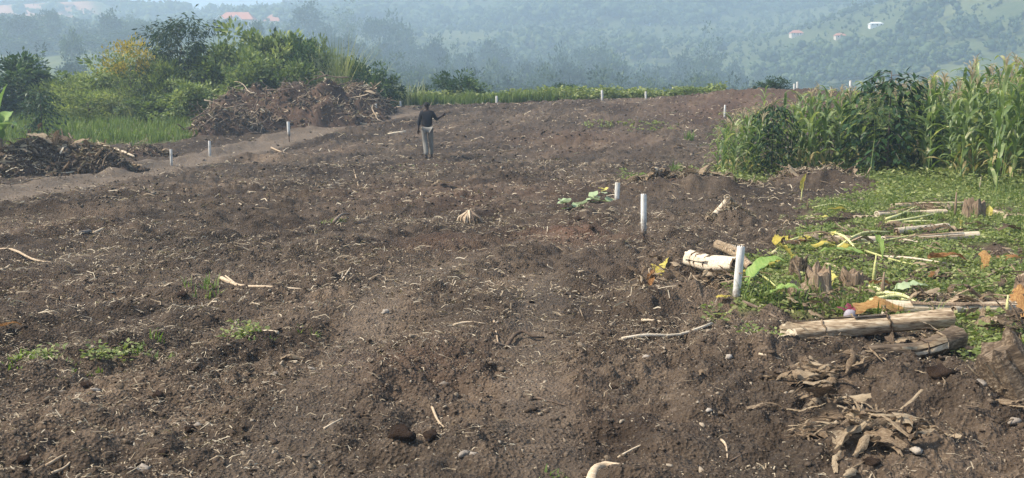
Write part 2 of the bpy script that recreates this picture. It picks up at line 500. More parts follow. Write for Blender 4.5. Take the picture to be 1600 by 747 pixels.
M['maize_dry'] = leaf_mat('maize_dry_leaf', [(0, (.28, .23, .09)), (1, (.50, .42, .22))], .35, .7, .5, .3, False)
M['tassel'] = plain_mat('tassel', (.40, .32, .19), .8, .25)
M['stalk'] = plain_mat('stalk', (.17, .23, .06), .5, .3)
M['coffee'] = leaf_mat('coffee_leaf', [(0, (.014, .038, .010)), (.6, (.032, .072, .018)), (1, (.085, .135, .035))], .2, .5, .1, .3)
M['bush'] = leaf_mat('bush_leaf', [(0, (.045, .072, .022)), (.35, (.150, .200, .060)), (1, (.42, .45, .18))], .3, .6, .4)
M['bush_dark'] = leaf_mat('dark_bush_leaf', [(0, (.018, .042, .015)), (.55, (.050, .095, .032)), (1, (.20, .26, .095))], .28, .6, .25, .2)
M['bush_light'] = leaf_mat('light_bush_leaf', [(0, (.060, .088, .026)), (.45, (.165, .210, .062)), (1, (.38, .40, .15))], .35, .6, .35)
M['droop'] = leaf_mat('drooping_leaf', [(0, (.012, .030, .013)), (.55, (.030, .062, .024)), (1, (.090, .135, .055))], .2, .55, .1, .25)
M['blossom'] = leaf_mat('yellow_blossom', [(0, (.26, .22, .04)), (.5, (.46, .34, .06)), (1, (.62, .48, .12))], .3, .6, .1)
M['weed'] = leaf_mat('weed_leaf', [(0, (.080, .108, .032)), (.45, (.165, .205, .062)), (.82, (.28, .31, .11)), (1, (.50, .46, .22))], .35, .55, .05)
M['grass'] = leaf_mat('grass_blade', [(0, (.080, .125, .030)), (.6, (.145, .200, .050)), (1, (.27, .30, .11))], .4, .6, .05)
M['reed'] = leaf_mat('reed_blade', [(0, (.11, .14, .06)), (.6, (.22, .25, .12)), (1, (.45, .42, .28))], .3, .6, .1)
M['tree'] = leaf_mat('tree_leaf', [(0, (.016, .034, .010)), (.5, (.040, .072, .020)), (1, (.11, .15, .045))], .25, .65, .55)
M['hill'] = hill_mat()
M['skin'] = plain_mat('skin', (.045, .026, .018), .5, .1)
M['hair'] = plain_mat('hair', (.012, .011, .010), .8, .1)
M['shirt'] = plain_mat('black_shirt', (.016, .016, .019), .85, .3, 5)
M['trousers'] = plain_mat('grey_trousers', (.22, .205, .175), .85, .1, 5)
M['shoe'] = plain_mat('shoe', (.035, .028, .024), .6, .2)
M['bract'] = plain_mat('purple_bract', (.16, .028, .045), .5, .25)
M['bulb'] = plain_mat('grey_bulb', (.30, .27, .29), .6, .15)
M['roof'] = plain_mat('orange_tiles', (.42, .17, .10), .8, .15, 2)
M['wall'] = plain_mat('house_wall', (.62, .52, .42), .85, .08, 1)
M['white'] = plain_mat('white_paint', (.80, .79, .76), .7, .05, 2)
M['glass'] = plain_mat('window_glass', (.05, .055, .06), .15, .1)
M['tank'] = plain_mat('water_tank', (.03, .03, .035), .5, .1)
M['iron'] = plain_mat('iron_roof', (.72, .72, .70), .5, .08, 2)

# ------------------------------------------------------------------ the setting: field soil and far hills
def build_ground():
    a = np.concatenate([np.linspace(-30, 1.4, 14)[:-1], np.linspace(1.4, 3.8, 24)[:-1]])
    b = np.exp(np.linspace(math.log(3.8), math.log(18), 470))[:-1]
    c = np.exp(np.linspace(math.log(18), math.log(66), 220))
    ys = np.concatenate([a, b, c])
    u = np.linspace(-1, 1, 660)
    t = .46 * u + .36 * u ** 7
    t = np.concatenate([[-6, -3, -1.6, -1.1], t, [1.1, 1.6, 3, 6]])
    Y, T = np.meshgrid(ys, t, indexing='ij')
    X = T * (np.maximum(Y, 0) + 2.2)
    jit = .25
    Z = ground_z(X, Y)
    x = X.ravel(); y = Y.ravel()
    V = np.stack([x, y, Z.ravel()], 1)
    nr, nc = X.shape
    i = np.arange(nr - 1)[:, None] * nc + np.arange(nc - 1)[None]
    F = np.stack([i, i + 1, i + nc + 1, i + nc], -1).reshape(-1, 4)
    rd = np.maximum(road_m(x, y) * 1.1, track_m(x, y) * .38) * (.6 + .4 * fbm(x * 2, y * 2, 14, 2))
    gr = np.maximum(weed_m(x, y) * .85, grass_m(x, y))
    gr = np.maximum(gr, in_poly(x, y, [tuple(p) for p in MAIZE_POLY]) * .6)
    gr = np.maximum(gr, sst(57, 60, y + (vn(x, y, 5) - .5) * 3)) * (.55 + .45 * sst(.3, .6, fbm(x * 3, y * 3, 15, 3)))
    red = np.zeros_like(x)
    for px, py, rx, ry, w in [(880, 365, .8, .9, .8), (690, 380, .7, .9, .4), (1290, 285, 1.6, 1.0, .7), (900, 215, 2.5, 2.5, .35), (720, 300, 2.5, 2.5, .3), (640, 560, .6, .8, .3),
                              (1160, 170, 4, 4, .5), (1250, 160, 6, 6, .6)]:
        p = P(px, py); red = np.maximum(red, w * np.exp(-((x - p[0]) / rx) ** 2 - ((y - p[1]) / ry) ** 2))
    red *= .4 + .9 * fbm(x * 2.2, y * 2.2, 16, 3)
    a = x * .93 - y * .36; b = x * .36 + y * .93
    damp = .55 * sst(.46, .62, fbm(a * 1.1, b * .22, 171, 4)) + .45 * sst(.48, .66, fbm(x * .5, y * .35, 172, 3))
    dry = sst(.50, .66, fbm(a * .9 + 9, b * .2, 173, 4)) * (1 - damp)
    me = np_mesh('ground', V, F, smooth=True, attrs={'damp': damp, 'dry': dry, 'road': rd, 'green': gr, 'red': np.clip(red, 0, 1)})
    o = obj('ground', me, M['soil']); tag(o, 'bare brown soil of the cleared field', None, None, 'structure')
build_ground()

def build_hills():
    ys = np.exp(np.linspace(math.log(63), math.log(1550), 230))
    u = np.linspace(-1, 1, 270)
    t = .6 * u + .6 * u ** 5
    Y, T = np.meshgrid(ys, t, indexing='ij')
    X = T * Y
    Z = base_z(X, Y)
    Z[0] -= .6
    x = X.ravel(); y = Y.ravel(); tt = T.ravel()
    nr, nc = X.shape
    i = np.arange(nr - 1)[:, None] * nc + np.arange(nc - 1)[None]
    F = np.stack([i, i + 1, i + nc + 1, i + nc], -1).reshape(-1, 4)
    sca = sst(638, 644, y) * (1 - sst(664, 672, y)) * (1 - sst(-.41, -.395, tt + .02 * (vn(tt * 90, y / 9, 2) - .5)))
    sca = np.maximum(sca, .7 * np.exp(-((tt - .318) / .018) ** 2 - ((y - 560) / 6) ** 2))
    me = np_mesh('hills', np.stack([x, y, Z.ravel()], 1), F, smooth=True, attrs={'scarp': sca})
    tag(obj('hills', me, M['hill']), 'hazy green hills across the valley', None, None, 'structure')
build_hills()

# ------------------------------------------------------------------ foliage builders
def unit(v):
    return v / np.maximum(np.linalg.norm(v, axis=-1, keepdims=True), 1e-9)

def kites(C, D, L, W, rg, droop=0.0, flat=0.0):
    """leaf-shaped faces: centre base C, direction D, length L, width W"""
    n = len(C)
    D = D.copy(); D[:, 2] -= droop; D = unit(D)
    r = rg.normal(size=(n, 3)) * (1 - flat) + np.array([0, 0, 1.0]) * flat * 2
    S = unit(np.cross(D, r)); N = np.cross(S, D)
    L = np.broadcast_to(np.asarray(L, float), (n,))[:, None]; W = np.broadcast_to(np.asarray(W, float), (n,))[:, None]
    a = C; m = C + D * L * .45 + N * L * .06; tip = C + D * L - N * L * .05
    V = np.stack([a, m + S * W / 2, tip, m - S * W / 2], 1).reshape(-1, 3)
    F = np.arange(n * 4).reshape(n, 4)
    return V, F

def crown_mesh(name, seed, rx, ry, rz, clumps, leaves, clump_r, L, W, droop=.2, flat=.3, shell=.6, lump=.35, mat='bush', up=0.25, zlo=-.8):
    rg = np.random.default_rng(seed)
    d = unit(rg.normal(size=(clumps * 3, 3))); d = d[d[:, 2] > zlo][:clumps]
    clumps = len(d)
    rad = (shell + (1 - shell) * rg.random((clumps, 1)) ** .6) * (1 + lump * rg.normal(size=(clumps, 1)) * .6)
    cc = d * rad * np.array([rx, ry, rz])
    cr = clump_r * (.6 + .8 * rg.random(clumps))
    tone = rg.random(clumps)
    k = rg.integers(0, clumps, leaves)
    o = rg.normal(size=(leaves, 3)) * .48 * cr[k][:, None]
    C = cc[k] + o * np.array([1, 1, .75])
    D = unit(unit(o) * .8 + unit(cc[k]) * .5 + rg.normal(size=(leaves, 3)) * .35 + np.array([0, 0, up]))
    s = .65 + .7 * rg.random(leaves)
    V, F = kites(C, D, L * s, W * s, rg, droop, flat)
    rnd = np.clip(.15 + .45 * rg.random(leaves) + .45 * (tone[k] - .4), 0, 1)
    return setmat(np_mesh(name, V, F, rnd), M[mat])

def branch_mesh(name, seed, h, spread, r0, n=6, lean=.0, sides=5, mat='bark'):
    rg = random.Random(seed); mb = MB()
    top = Vector((lean * h, 0, h))
    pts = [Vector((0, 0, -.3)), Vector((lean * h * .3 + rg.uniform(-.04, .04) * h, rg.uniform(-.04, .04) * h, h * .4)), top * .75 + Vector((rg.uniform(-.05, .05) * h, 0, 0)), top]
    mb.tube(pts, [r0 * 1.25, r0, r0 * .7, r0 * .35], sides)
    for i in range(n):
        z = rg.uniform(.3, .85); p = pts[1].lerp(pts[2], (z - .3) / .55)
        an = i * 2.4 + rg.uniform(-.4, .4); l = spread * rg.uniform(.6, 1.0)
        q = p + Vector((math.cos(an) * l, math.sin(an) * l, l * rg.uniform(.4, 1.0)))
        mid = p.lerp(q, .5) + Vector((0, 0, -.08 * l))
        mb.tube([p, mid, q], [r0 * .5, r0 * .33, r0 * .12], 4)
    return setmat(mb.mesh(name, True), M[mat])

class Kind: pass
def plant_kind(trunk_me, crown_me, crown_z):
    k = Kind(); k.t = trunk_me; k.c = crown_me; k.z = crown_z; return k

def put_plant(name, k, loc, rz, scale, label, cat, group=None, trunk='trunk', crown='crown', extra=None):
    e = empty(name, loc, rz, scale)
    tag(e, label, cat, group)
    obj(trunk, k.t, None, e)
    obj(crown, k.c, None, e, (0, 0, k.z))
    for nm, me, z in (extra or []): obj(nm, me, None, e, (0, 0, z))
    return e

# ------------------------------------------------------------------ loose stuff on the soil (too many to count)
ICO_V, ICO_F = None, None
def ico():
    p = (1 + 5 ** .5) / 2
    v = unit(np.array([(-1, p, 0), (1, p, 0), (-1, -p, 0), (1, -p, 0), (0, -1, p), (0, 1, p), (0, -1, -p), (0, 1, -p), (p, 0, -1), (p, 0, 1), (-p, 0, -1), (-p, 0, 1)], float))
    f = np.array([(0, 11, 5), (0, 5, 1), (0, 1, 7), (0, 7, 10), (0, 10, 11), (1, 5, 9), (5, 11, 4), (11, 10, 2), (10, 7, 6), (7, 1, 8), (3, 9, 4), (3, 4, 2), (3, 2, 6), (3, 6, 8), (3, 8, 9),
                  (4, 9, 5), (2, 4, 11), (6, 2, 10), (8, 6, 7), (9, 8, 1)])
    return v, f
ICO_V, ICO_F = ico()
OCT_V = np.array([(1, 0, 0), (-1, 0, 0), (0, 1, 0), (0, -1, 0), (0, 0, 1), (0, 0, -1)], float)
OCT_F = np.array([(0, 2, 4), (2, 1, 4), (1, 3, 4), (3, 0, 4), (2, 0, 5), (1, 2, 5), (3, 1, 5), (0, 3, 5)])

def sample_field(n, y0, y1, rg, half=.56, pw=2):
    y = np.sqrt(y0 ** 2 + (y1 ** 2 - y0 ** 2) * rg.random(n))
    x = (rg.random(n) * 2 - 1) * half * (y + 1.2)
    return x, y

def lumps(name, bands, seed, mat):
    rg = np.random.default_rng(seed); VV = []; FF = []; RR = []; off = 0
    for n, y0, y1, s0, s1, BV, BF in bands:
        x, y = sample_field(n, y0, y1, rg)
        dens = fbm(x * .9, y * .9, 23, 3)
        keep = rg.random(n) < np.clip((dens - .28) * 3.2, .12, 1) * (1 - .6 * road_m(x, y)) * (1 - .4 * track_m(x, y)) * (1 - .75 * weed_m(x, y)) * (1 - .97 * grass_m(x, y))
        keep &= ~in_poly(x, y, [tuple(p) for p in MAIZE_POLY])
        x = x[keep]; y = y[keep]; n = len(x)
        s = s0 * (s1 / s0) ** (rg.random(n) ** 3.2)
        B = BV[None] * (1 + .55 * (rg.random((n, len(BV), 1)) - .5) * 2) + (rg.random((n, len(BV), 3)) - .5) * .5
        an = rg.random(n) * 6.283; c, sn = np.cos(an)[:, None], np.sin(an)[:, None]
        sc3 = s[:, None, None] * np.stack([.8 + .7 * rg.random(n), .7 + .4 * rg.random(n), .45 + .4 * rg.random(n)], 1)[:, None]
        B = B * sc3
        bx = B[..., 0] * c - B[..., 1] * sn; by = B[..., 0] * sn + B[..., 1] * c
        z = ground_z(x, y) + s * .05
        tilt = (rg.random((n, 2)) - .5) * .8
        bz = B[..., 2] + bx * tilt[:, :1] + by * tilt[:, 1:]
        V = np.stack([bx + x[:, None], by + y[:, None], bz + z[:, None]], -1).reshape(-1, 3)
        F = (BF[None] + (np.arange(n) * len(BV))[:, None, None]).reshape(-1, 3)
        VV.append(V); FF.append(F + off); off += len(V)
        r = rg.random(n) ** 1.05
        RR.append(np.repeat(r, len(BF)))
    return setmat(np_mesh(name, np.concatenate(VV), np.concatenate(FF), np.concatenate(RR)), mat)

me = lumps('soil_crumbs', [(11000, 4.2, 9, .006, .028, ICO_V, ICO_F), (58000, 4.2, 8.5, .004, .013, OCT_V, OCT_F), (55000, 8.5, 17, .006, .026, OCT_V, OCT_F), (30000, 17, 30, .012, .05, OCT_V, OCT_F), (20000, 30, 54, .02, .08, OCT_V, OCT_F)], 5, M['clod'])
tag(obj('soil_crumbs', me), 'crumbs and pebbles of brown soil strewn over the field', 'soil', None, 'stuff')

def straw_mesh(name, bands, seed):
    rg = np.random.default_rng(seed); VV = []; RR = []
    for n, y0, y1, l0, l1, w in bands:
        x, y = sample_field(n, y0, y1, rg)
        dens = fbm(x * .6, y * .6, 29, 3)
        keep = rg.random(n) < np.clip((dens - .3) * 3.0, .05, 1) * (1 - .8 * road_m(x, y)) * (1 - .5 * weed_m(x, y)) * (1 - grass_m(x, y))
        x = x[keep]; y = y[keep]; n = len(x)
        z = ground_z(x, y)
        L = l0 * (l1 / l0) ** (rg.random(n) ** 2)
        an = rg.random(n) * 6.283
        D = np.stack([np.cos(an), np.sin(an), rg.normal(size=n) * .22 + .05], 1); D = unit(D)
        S = unit(np.cross(D, np.array([0, 0, 1.0]) + rg.normal(size=(n, 3)) * .5)) * (w * (.5 + rg.random(n)) / 2)[:, None]
        C = np.stack([x, y, z + .012 + .02 * rg.random(n)], 1)
        bend = rg.normal(size=(n, 3)) * .14 * L[:, None]; bend[:, 2] = np.abs(bend[:, 2])
        p0 = C - D * L[:, None] / 2; p1 = C + bend; p2 = C + D * L[:, None] / 2
        q = np.stack([p0 - S, p0 + S, p1 + S, p1 - S, p1 - S, p1 + S, p2 + S * .5, p2 - S * .5], 1)
        VV.append(q.reshape(-1, 3)); RR.append(np.repeat(rg.random(n), 2))
    V = np.concatenate(VV)
    return setmat(np_mesh(name, V, np.arange(len(V)).reshape(-1, 4), np.concatenate(RR)), M['straw'])
me = straw_mesh('straw_scraps', [(26000, 4.2, 9, .010, .10, .005), (26000, 9, 18, .02, .19, .009), (16000, 18, 32, .05, .30, .015), (9000, 32, 53, .08, .45, .026)], 6)
tag(obj('straw_scraps', me), 'short dry straw and stalk scraps scattered over the soil', 'straw', None, 'stuff')

def sample_poly(poly, n, rg, dens=None):
    p = np.array([tuple(q) for q in poly]); lo = p.min(0); hi = p.max(0)
    xs = []; ys = []; got = 0
    for _ in range(60):
        x = lo[0] + (hi[0] - lo[0]) * rg.random(n); y = lo[1] + (hi[1] - lo[1]) * rg.random(n)
        k = in_poly(x, y, poly) & (np.abs(x) < .60 * y + 1.5)
        if dens is not None: k &= rg.random(n) < dens(x, y)
        xs.append(x[k]); ys.append(y[k]); got += k.sum()
        if got >= n: break
    return np.concatenate(xs)[:n], np.concatenate(ys)[:n]

def weeds_mesh(name, x, y, per, h, L, W, rg, mat, spread=.06, flat=.5, hn=None):
    n = len(x); z = ground_z(x, y)
    hh = h * (.4 + .9 * (fbm(x * 1.4, y * 1.4, 31, 2) if hn is None else hn))
    k = np.repeat(np.arange(n), per); m = len(k)
    an = rg.random(m) * 6.283; t = rg.random(m)
    r = spread * (.3 + rg.random(m))
    C = np.stack([x[k] + np.cos(an) * r, y[k] + np.sin(an) * r, z[k] + hh[k] * t], 1)
    D = np.stack([np.cos(an), np.sin(an), .1 + .9 * rg.random(m)], 1)
    s = .55 + .8 * rg.random(m)
    V, F = kites(C, unit(D), L * s, W * s, rg, .25, flat)
    rnd = np.clip(.1 + .55 * rg.random(m) + .35 * rg.random(n)[k] + .12 * (t - .5), 0, 1)
    return setmat(np_mesh(name, V, F, rnd), M[mat])

rg = np.random.default_rng(11)
x, y = sample_poly(WEED_POLY, 11000, rg, lambda a, b: weed_m(a, b) * np.clip(1.5 - b / 24, .25, 1))
me = weeds_mesh('weeds', x, y, 10, .095, .05, .028, rg, 'weed', .065, .35)
tag(obj('weeds', me), 'low green weeds covering the ground below the maize', 'weeds', None, 'stuff')
x, y = sample_poly(MAIZE_POLY, 2600, rg)
me = weeds_mesh('undergrowth', x, y, 9, .34, .11, .035, rg, 'weed', .14, .2)
tag(obj('undergrowth', me), 'taller green undergrowth between the maize stalks', 'weeds', None, 'stuff')
x, y = sample_poly(WEED_POLY, 900, rg, lambda a, b: (b > 17.5) * weed_m(a, b) * sst(.42, .58, fbm(a * .9, b * .9, 78, 3)))
tag(obj('tall_weeds', weeds_mesh('tall_weeds', x, y, 12, .32, .09, .04, rg, 'weed', .12, .2)), 'taller bushy weeds along the foot of the maize', 'weeds', None, 'stuff')

def blades_mesh(name, x, y, per, h, w, rg, mat, lean=.35, spread=.12):
    n = len(x); z = ground_z(x, y)
    k = np.repeat(np.arange(n), per); m = len(k)
    an = rg.random(m) * 6.283; r = spread * rg.random(m)
    C = np.stack([x[k] + np.cos(an) * r, y[k] + np.sin(an) * r, z[k] - .02], 1)
    an2 = rg.random(m) * 6.283
    ln = lean * rg.random(m)
    D = unit(np.stack([np.cos(an2) * ln, np.sin(an2) * ln, np.ones(m)], 1))
    hh = h * (.5 + .8 * rg.random(m)) * (.6 + .8 * fbm(x, y, 37, 2))[k]
    S = np.stack([-np.sin(an2), np.cos(an2), np.zeros(m)], 1) * (w * (.6 + .8 * rg.random(m)))[:, None] / 2
    mid = C + D * (hh * .55)[:, None]; tip = C + D * hh[:, None] + np.stack([np.cos(an2), np.sin(an2), -.3 * np.ones(m)], 1) * (hh * ln * .5)[:, None]
    V = np.stack([C - S, C + S, mid + S * .8, mid - S * .8, mid - S * .8, mid + S * .8, tip + S * .1, tip - S * .1], 1).reshape(-1, 3)
    rnd = np.repeat(np.clip(.25 * rg.random(n)[k] + .75 * rg.random(m), 0, 1), 2)
    return setmat(np_mesh(name, V, np.arange(len(V)).reshape(-1, 4), rnd), M[mat])

x, y = sample_poly(WEED_POLY, 1500, rg, lambda a, b: weed_m(a, b) * sst(.5, .6, fbm(a * .8, b * .8, 77, 3)))
tag(obj('grass_patches', blades_mesh('grass_patches', x, y, 6, .22, .012, rg, 'grass', .7, .1)), 'taller grass growing through the low weeds', 'grass', None, 'stuff')
x, y = sample_poly(GRASS_POLY, 5200, rg, lambda a, b: (grass_m(a, b) > .5) * np.clip(1.4 - (b - 30) / 30, .2, 1))
tag(obj('grass', blades_mesh('grass', x, y, 6, .42, .035, rg, 'grass')), 'bright green grass beyond the dirt road', 'grass', None, 'stuff')

# low leafy crop along the far edge of the field
CROP = [(at(600, 54.5), 54.5), (at(900, 53.5), 53.5), (at(1000, 55), 55), (at(1120, 55), 55), (at(1135, 58), 58), (at(1000, 58.5), 58.5), (at(600, 59), 59)]
x, y = sample_poly(CROP, 1500, rg)
tag(obj('low_crop', weeds_mesh('low_crop', x, y, 12, .62, .2, .14, rg, 'weed', .2, .3)), 'low leafy green crop along the far edge of the field', 'crop', None, 'stuff')
CROP2 = [(at(590, 52.5), 52.5), (at(700, 53), 53), (at(900, 53), 53), (at(700, 55), 55), (at(590, 55), 55)]
x, y = sample_poly(CROP2, 700, rg)
tag(obj('grass_strip', blades_mesh('grass_strip', x, y, 7, .5, .04, rg, 'grass')), 'strip of pale grass in front of the low crop', 'grass', None, 'stuff')

# small weed tufts on the bare soil, each one its own
def tuft(px, py, r, n, h, mat, label, blades=False):
    p = P(px, py); a = rg.random(n) * 6.283; rr = r * np.sqrt(rg.random(n))
    x = p[0] + np.cos(a) * rr; y = p[1] + np.sin(a) * rr * 1.4
    if blades: me = blades_mesh('weed_tuft', x, y, 5, h, .012 + p[1] * .0007, rg, mat, .8, .05)
    else: me = weeds_mesh('weed_tuft', x, y, 9, h, .035 + p[1] * .0016, .02 + p[1] * .0008, rg, mat, .04)
    me.transform(Matrix.Translation((-p[0], -p[1], -gz(*p))))
    tag(obj('weed_tuft', me, None, None, (p[0], p[1], gz(*p))), label, 'weeds', 'weed tufts on the bare soil', 'stuff')
tuft(30, 572, .30, 26, .09, 'grass', 'yellowish weed tuft at the left edge of the soil', True)
tuft(58, 556, .16, 12, .07, 'weed', 'small leafy weed beside the yellowish tuft at the left edge')
tuft(180, 552, .20, 26, .12, 'weed', 'bright green weed tuft low on the left of the bare soil')
tuft(232, 540, .22, 12, .10, 'grass', 'wispy yellow weed right of the bright green tuft', True)
tuft(130, 572, .25, 12, .07, 'grass', 'thin yellowing grass below the bright green weed tuft', True)
tuft(384, 518, .17, 20, .10, 'weed', 'round green weed tuft right of the forked branch foot')
tuft(318, 455, .2, 8, .16, 'grass', 'sparse dry weed beside the dark hole in the soil', True)
tuft(440, 528, .3, 12, .05, 'grass', 'faint low weed patch beside a white wood chip', True)
tuft(520, 345, .25, 9, .1, 'grass', 'yellowish weed at the foot of a dark branch', True)
tuft(1078, 218, .25, 10, .4, 'grass', 'pale grass tuft standing alone on the upper field', True)
tuft(1010, 198, 1.2, 40, .08, 'weed', 'thin green patch on the slope of the upper field')
tuft(935, 196, .6, 20, .15, 'weed', 'small green patch under the far white post')
tuft(1185, 533, .16, 14, .09, 'weed', 'small weed left of the big pale log')
tuft(1122, 492, .14, 10, .09, 'weed', 'little weed in front of the nearest white post')
tuft(870, 742, .1, 8, .05, 'grass', 'tiny pale weed beside the pale root at the bottom edge', True)
tuft(1065, 268, .3, 14, .35, 'grass', 'grass shoots on the low soil ridge in front of the maize', True)
tuft(1100, 275, .4, 22, .25, 'weed', 'green weeds at the left foot of the maize')
tuft(985, 283, .35, 18, .28, 'weed', 'leafy vine behind the half-buried white post')
tuft(640, 262, 1.0, 20, .06, 'grass', 'faint yellow weeds below the walking person', True)

# ------------------------------------------------------------------ maize
def maize_leaf_mesh(seed):
    rg = random.Random(seed); n = 9
    L = 1.0; V = []; F = []
    el = R(rg.uniform(52, 72)); fall = R(rg.uniform(95, 165)); p = Vector((0, 0, 0)); tw = rg.uniform(-.5, .5)
    for i in range(n):
        t = i / (n - 1)
        w = .047 * (min(1, .45 + t * 3) * (1 - t ** 2.4)) + .003
        a = el - fall * t ** 1.6
        side = Vector((math.sin(tw * t) * .4, math.cos(tw * t), math.sin(tw * t * 1.3) * .5))
        up = Vector((-math.sin(a), 0, math.cos(a)))
        wav = .012 * math.sin(t * 14 + seed)
        V += [p - side * w + up * (w * .35 + wav), p, p + side * w + up * (w * .35 - wav)]
        p = p + Vector((math.cos(a), math.sin(t * 2 + seed) * .08, math.sin(a))) * (L / (n - 1))
    for i in range(n - 1):
        b = i * 3
        F += [(b, b + 1, b + 4, b + 3), (b + 1, b + 2, b + 5, b + 4)]
    return MB().add(V, F).mesh('maize_leaf', True)
LEAFM = [setmat(maize_leaf_mesh(s), M['maize']) for s in range(8)]
LEAFD = [setmat(maize_leaf_mesh(s + 20), M['maize_dry']) for s in range(3)]
def stalk_mesh(seed):
    rg = random.Random(seed); mb = MB()
    pts = [Vector((rg.uniform(-.02, .02), rg.uniform(-.02, .02), z / 8)) for z in range(9)]; pts[0] = Vector((0, 0, -.05))
    mb.tube(pts, [.016 - .0012 * i for i in range(9)], 6)
    return setmat(mb.mesh('stalk', True), M['stalk'])
STALKM = [stalk_mesh(s) for s in range(3)]
def tassel_mesh(seed):
    rg = random.Random(seed); mb = MB()
    mb.tube([(0, 0, -.02), (0, 0, .15), (.01, 0, .34)], [.008, .006, .004], 4)
    for i in range(9):
        a = i * 2.4 + rg.random(); l = rg.uniform(.14, .24); z = .04 + .02 * i; o = rg.uniform(.35, .8)
        mb.tube([(0, 0, z), (math.cos(a) * l * .5 * o, math.sin(a) * l * .5 * o, z + l * .6), (math.cos(a) * l * o, math.sin(a) * l * o, z + l * .75)], [.006, .009, .005], 4)
    return setmat(mb.mesh('tassel'), M['tassel'])
TASM = [tassel_mesh(s) for s in range(3)]
def cob_mesh():
    mb = MB(); mb.tube([(0, 0, 0), (.02, 0, .05), (.05, 0, .14), (.07, 0, .22)], [.014, .028, .026, .006], 7)
    mb.tube([(.07, 0, .21), (.09, 0, .26)], [.008, .012], 5)
    return setmat(mb.mesh('cob', True), M['maize'])
COB = cob_mesh()

def maize(loc, h, rgm, label, group='maize plants in the stand', tall=False):
    e = empty('maize_plant', loc, rgm.uniform(0, 6.28)); tag(e, label, 'maize plant', group if not tall else None)
    e.rotation_euler[0] = rgm.gauss(0, .05); e.rotation_euler[1] = rgm.gauss(0, .05)
    th = h * .84
    obj('stalk', rgm.choice(STALKM), None, e, None, None, (1, 1, th))
    nl = 11 if h > 1.6 else 9
    a = rgm.uniform(0, 6.28)
    for i in range(nl):
        t = .10 + .86 * i / (nl - 1)
        l = (.46 + .36 * math.sin(math.pi * (.15 + .75 * t))) * min(1.1, h / 1.9) * rgm.uniform(.85, 1.15)
        dry = i < 2 and rgm.random() < .5
        lo = obj('leaf', rgm.choice(LEAFD if dry else LEAFM), None, e, (0, 0, th * t), (rgm.uniform(-.15, .15), rgm.uniform(-.12, .2) - .25 * (t > .8), a), (l, l * 1.15, l))
        a += math.pi + rgm.uniform(-.5, .5)
    if rgm.random() < .6: obj('tassel', rgm.choice(TASM), None, e, (0, 0, th), (rgm.uniform(-.1, .1), rgm.uniform(-.1, .1), a), rgm.uniform(.8, 1.15))
    if rgm.random() < .5: obj('cob', COB, None, e, (0, 0, th * .5), (0, 0, a))
    return e

rgm = random.Random(21)
HPX = [1100, 1180, 1240, 1300, 1400, 1470, 1530, 1600, 1900]
HH = [1.35, 1.75, 2.3, 2.45, 2.45, 2.6, 2.8, 3.0, 2.9]
cand = []
for iy in range(26):
    for ix in range(52):
        yy = 17.5 + iy * .52 + rgm.uniform(-.2, .2); xx = 3 + ix * .30 + rgm.uniform(-.12, .12)
        px = 800 + 1600 * xx / (yy * _cp + .28)
        if px > 1690 or rgm.random() < .12: continue
        if not in_poly(np.array([xx]), np.array([yy]), MAIZE_POLY)[0]: continue
        cand.append((yy, xx, px))
cand.sort()
COFFEE = [(1205, 274, 1.95, 'dark glossy coffee bush at the left end of the maize'), (1385, 276, 2.75, 'large dark coffee bush rising in the middle of the maize')]
cof_xy = [P(c[0], c[1]) for c in COFFEE]
nm = 0
for yy, xx, px in cand:
    if nm >= 296: break
    if any(math.hypot(xx - c[0], (yy - c[1]) * .8) < .55 for c in cof_xy): continue
    if px < 1330 and yy > 29: continue
    if any(abs(px - c[0]) < hw and yy < q[1] + .3 for c, q, hw in zip(COFFEE, cof_xy, (26, 50))): continue
    h = float(np.interp(px, HPX, HH)) * rgm.uniform(.84, 1.1) * (.95 if yy > 27 else 1)
    k = 0 if px < 1175 else 1 if px < 1240 else 2 if px < 1330 else 3 if px < 1450 else 4 if px < 1530 else 5
    ft = 'front' if yy < float(np.interp(px, [1110, 1330, 1430, 1600], [26.0, 26.5, 24.0, 21.5])) else 'rear'
    zone = ['left of the first coffee bush', 'around the first coffee bush', 'between the two coffee bushes', 'around the large coffee bush', 'right of the large coffee bush', 'at the right edge'][k]
    maize((xx, yy, gz(xx, yy) - .02), h, rgm, 'green maize plant in the %s rows %s' % (ft, zone), 'maize, %s rows %s' % (ft, zone))
    nm += 1
for px, y, h, lab in [(1555, 20.5, 3.05, 'tallest maize plant with pale tassels at the right edge'), (1500, 24, 3.15, 'tall dark maize plant standing clear above the others, in front of the hill'),
                      (1268, 27, 2.45, 'tall maize plant between the two coffee bushes'), (1188, 40, 1.7, 'lone wilted maize plant beside white posts on the far ridge')]:
    x = at(px, y); maize((x, y, gz(x, y)), h, rgm, lab, tall=True)

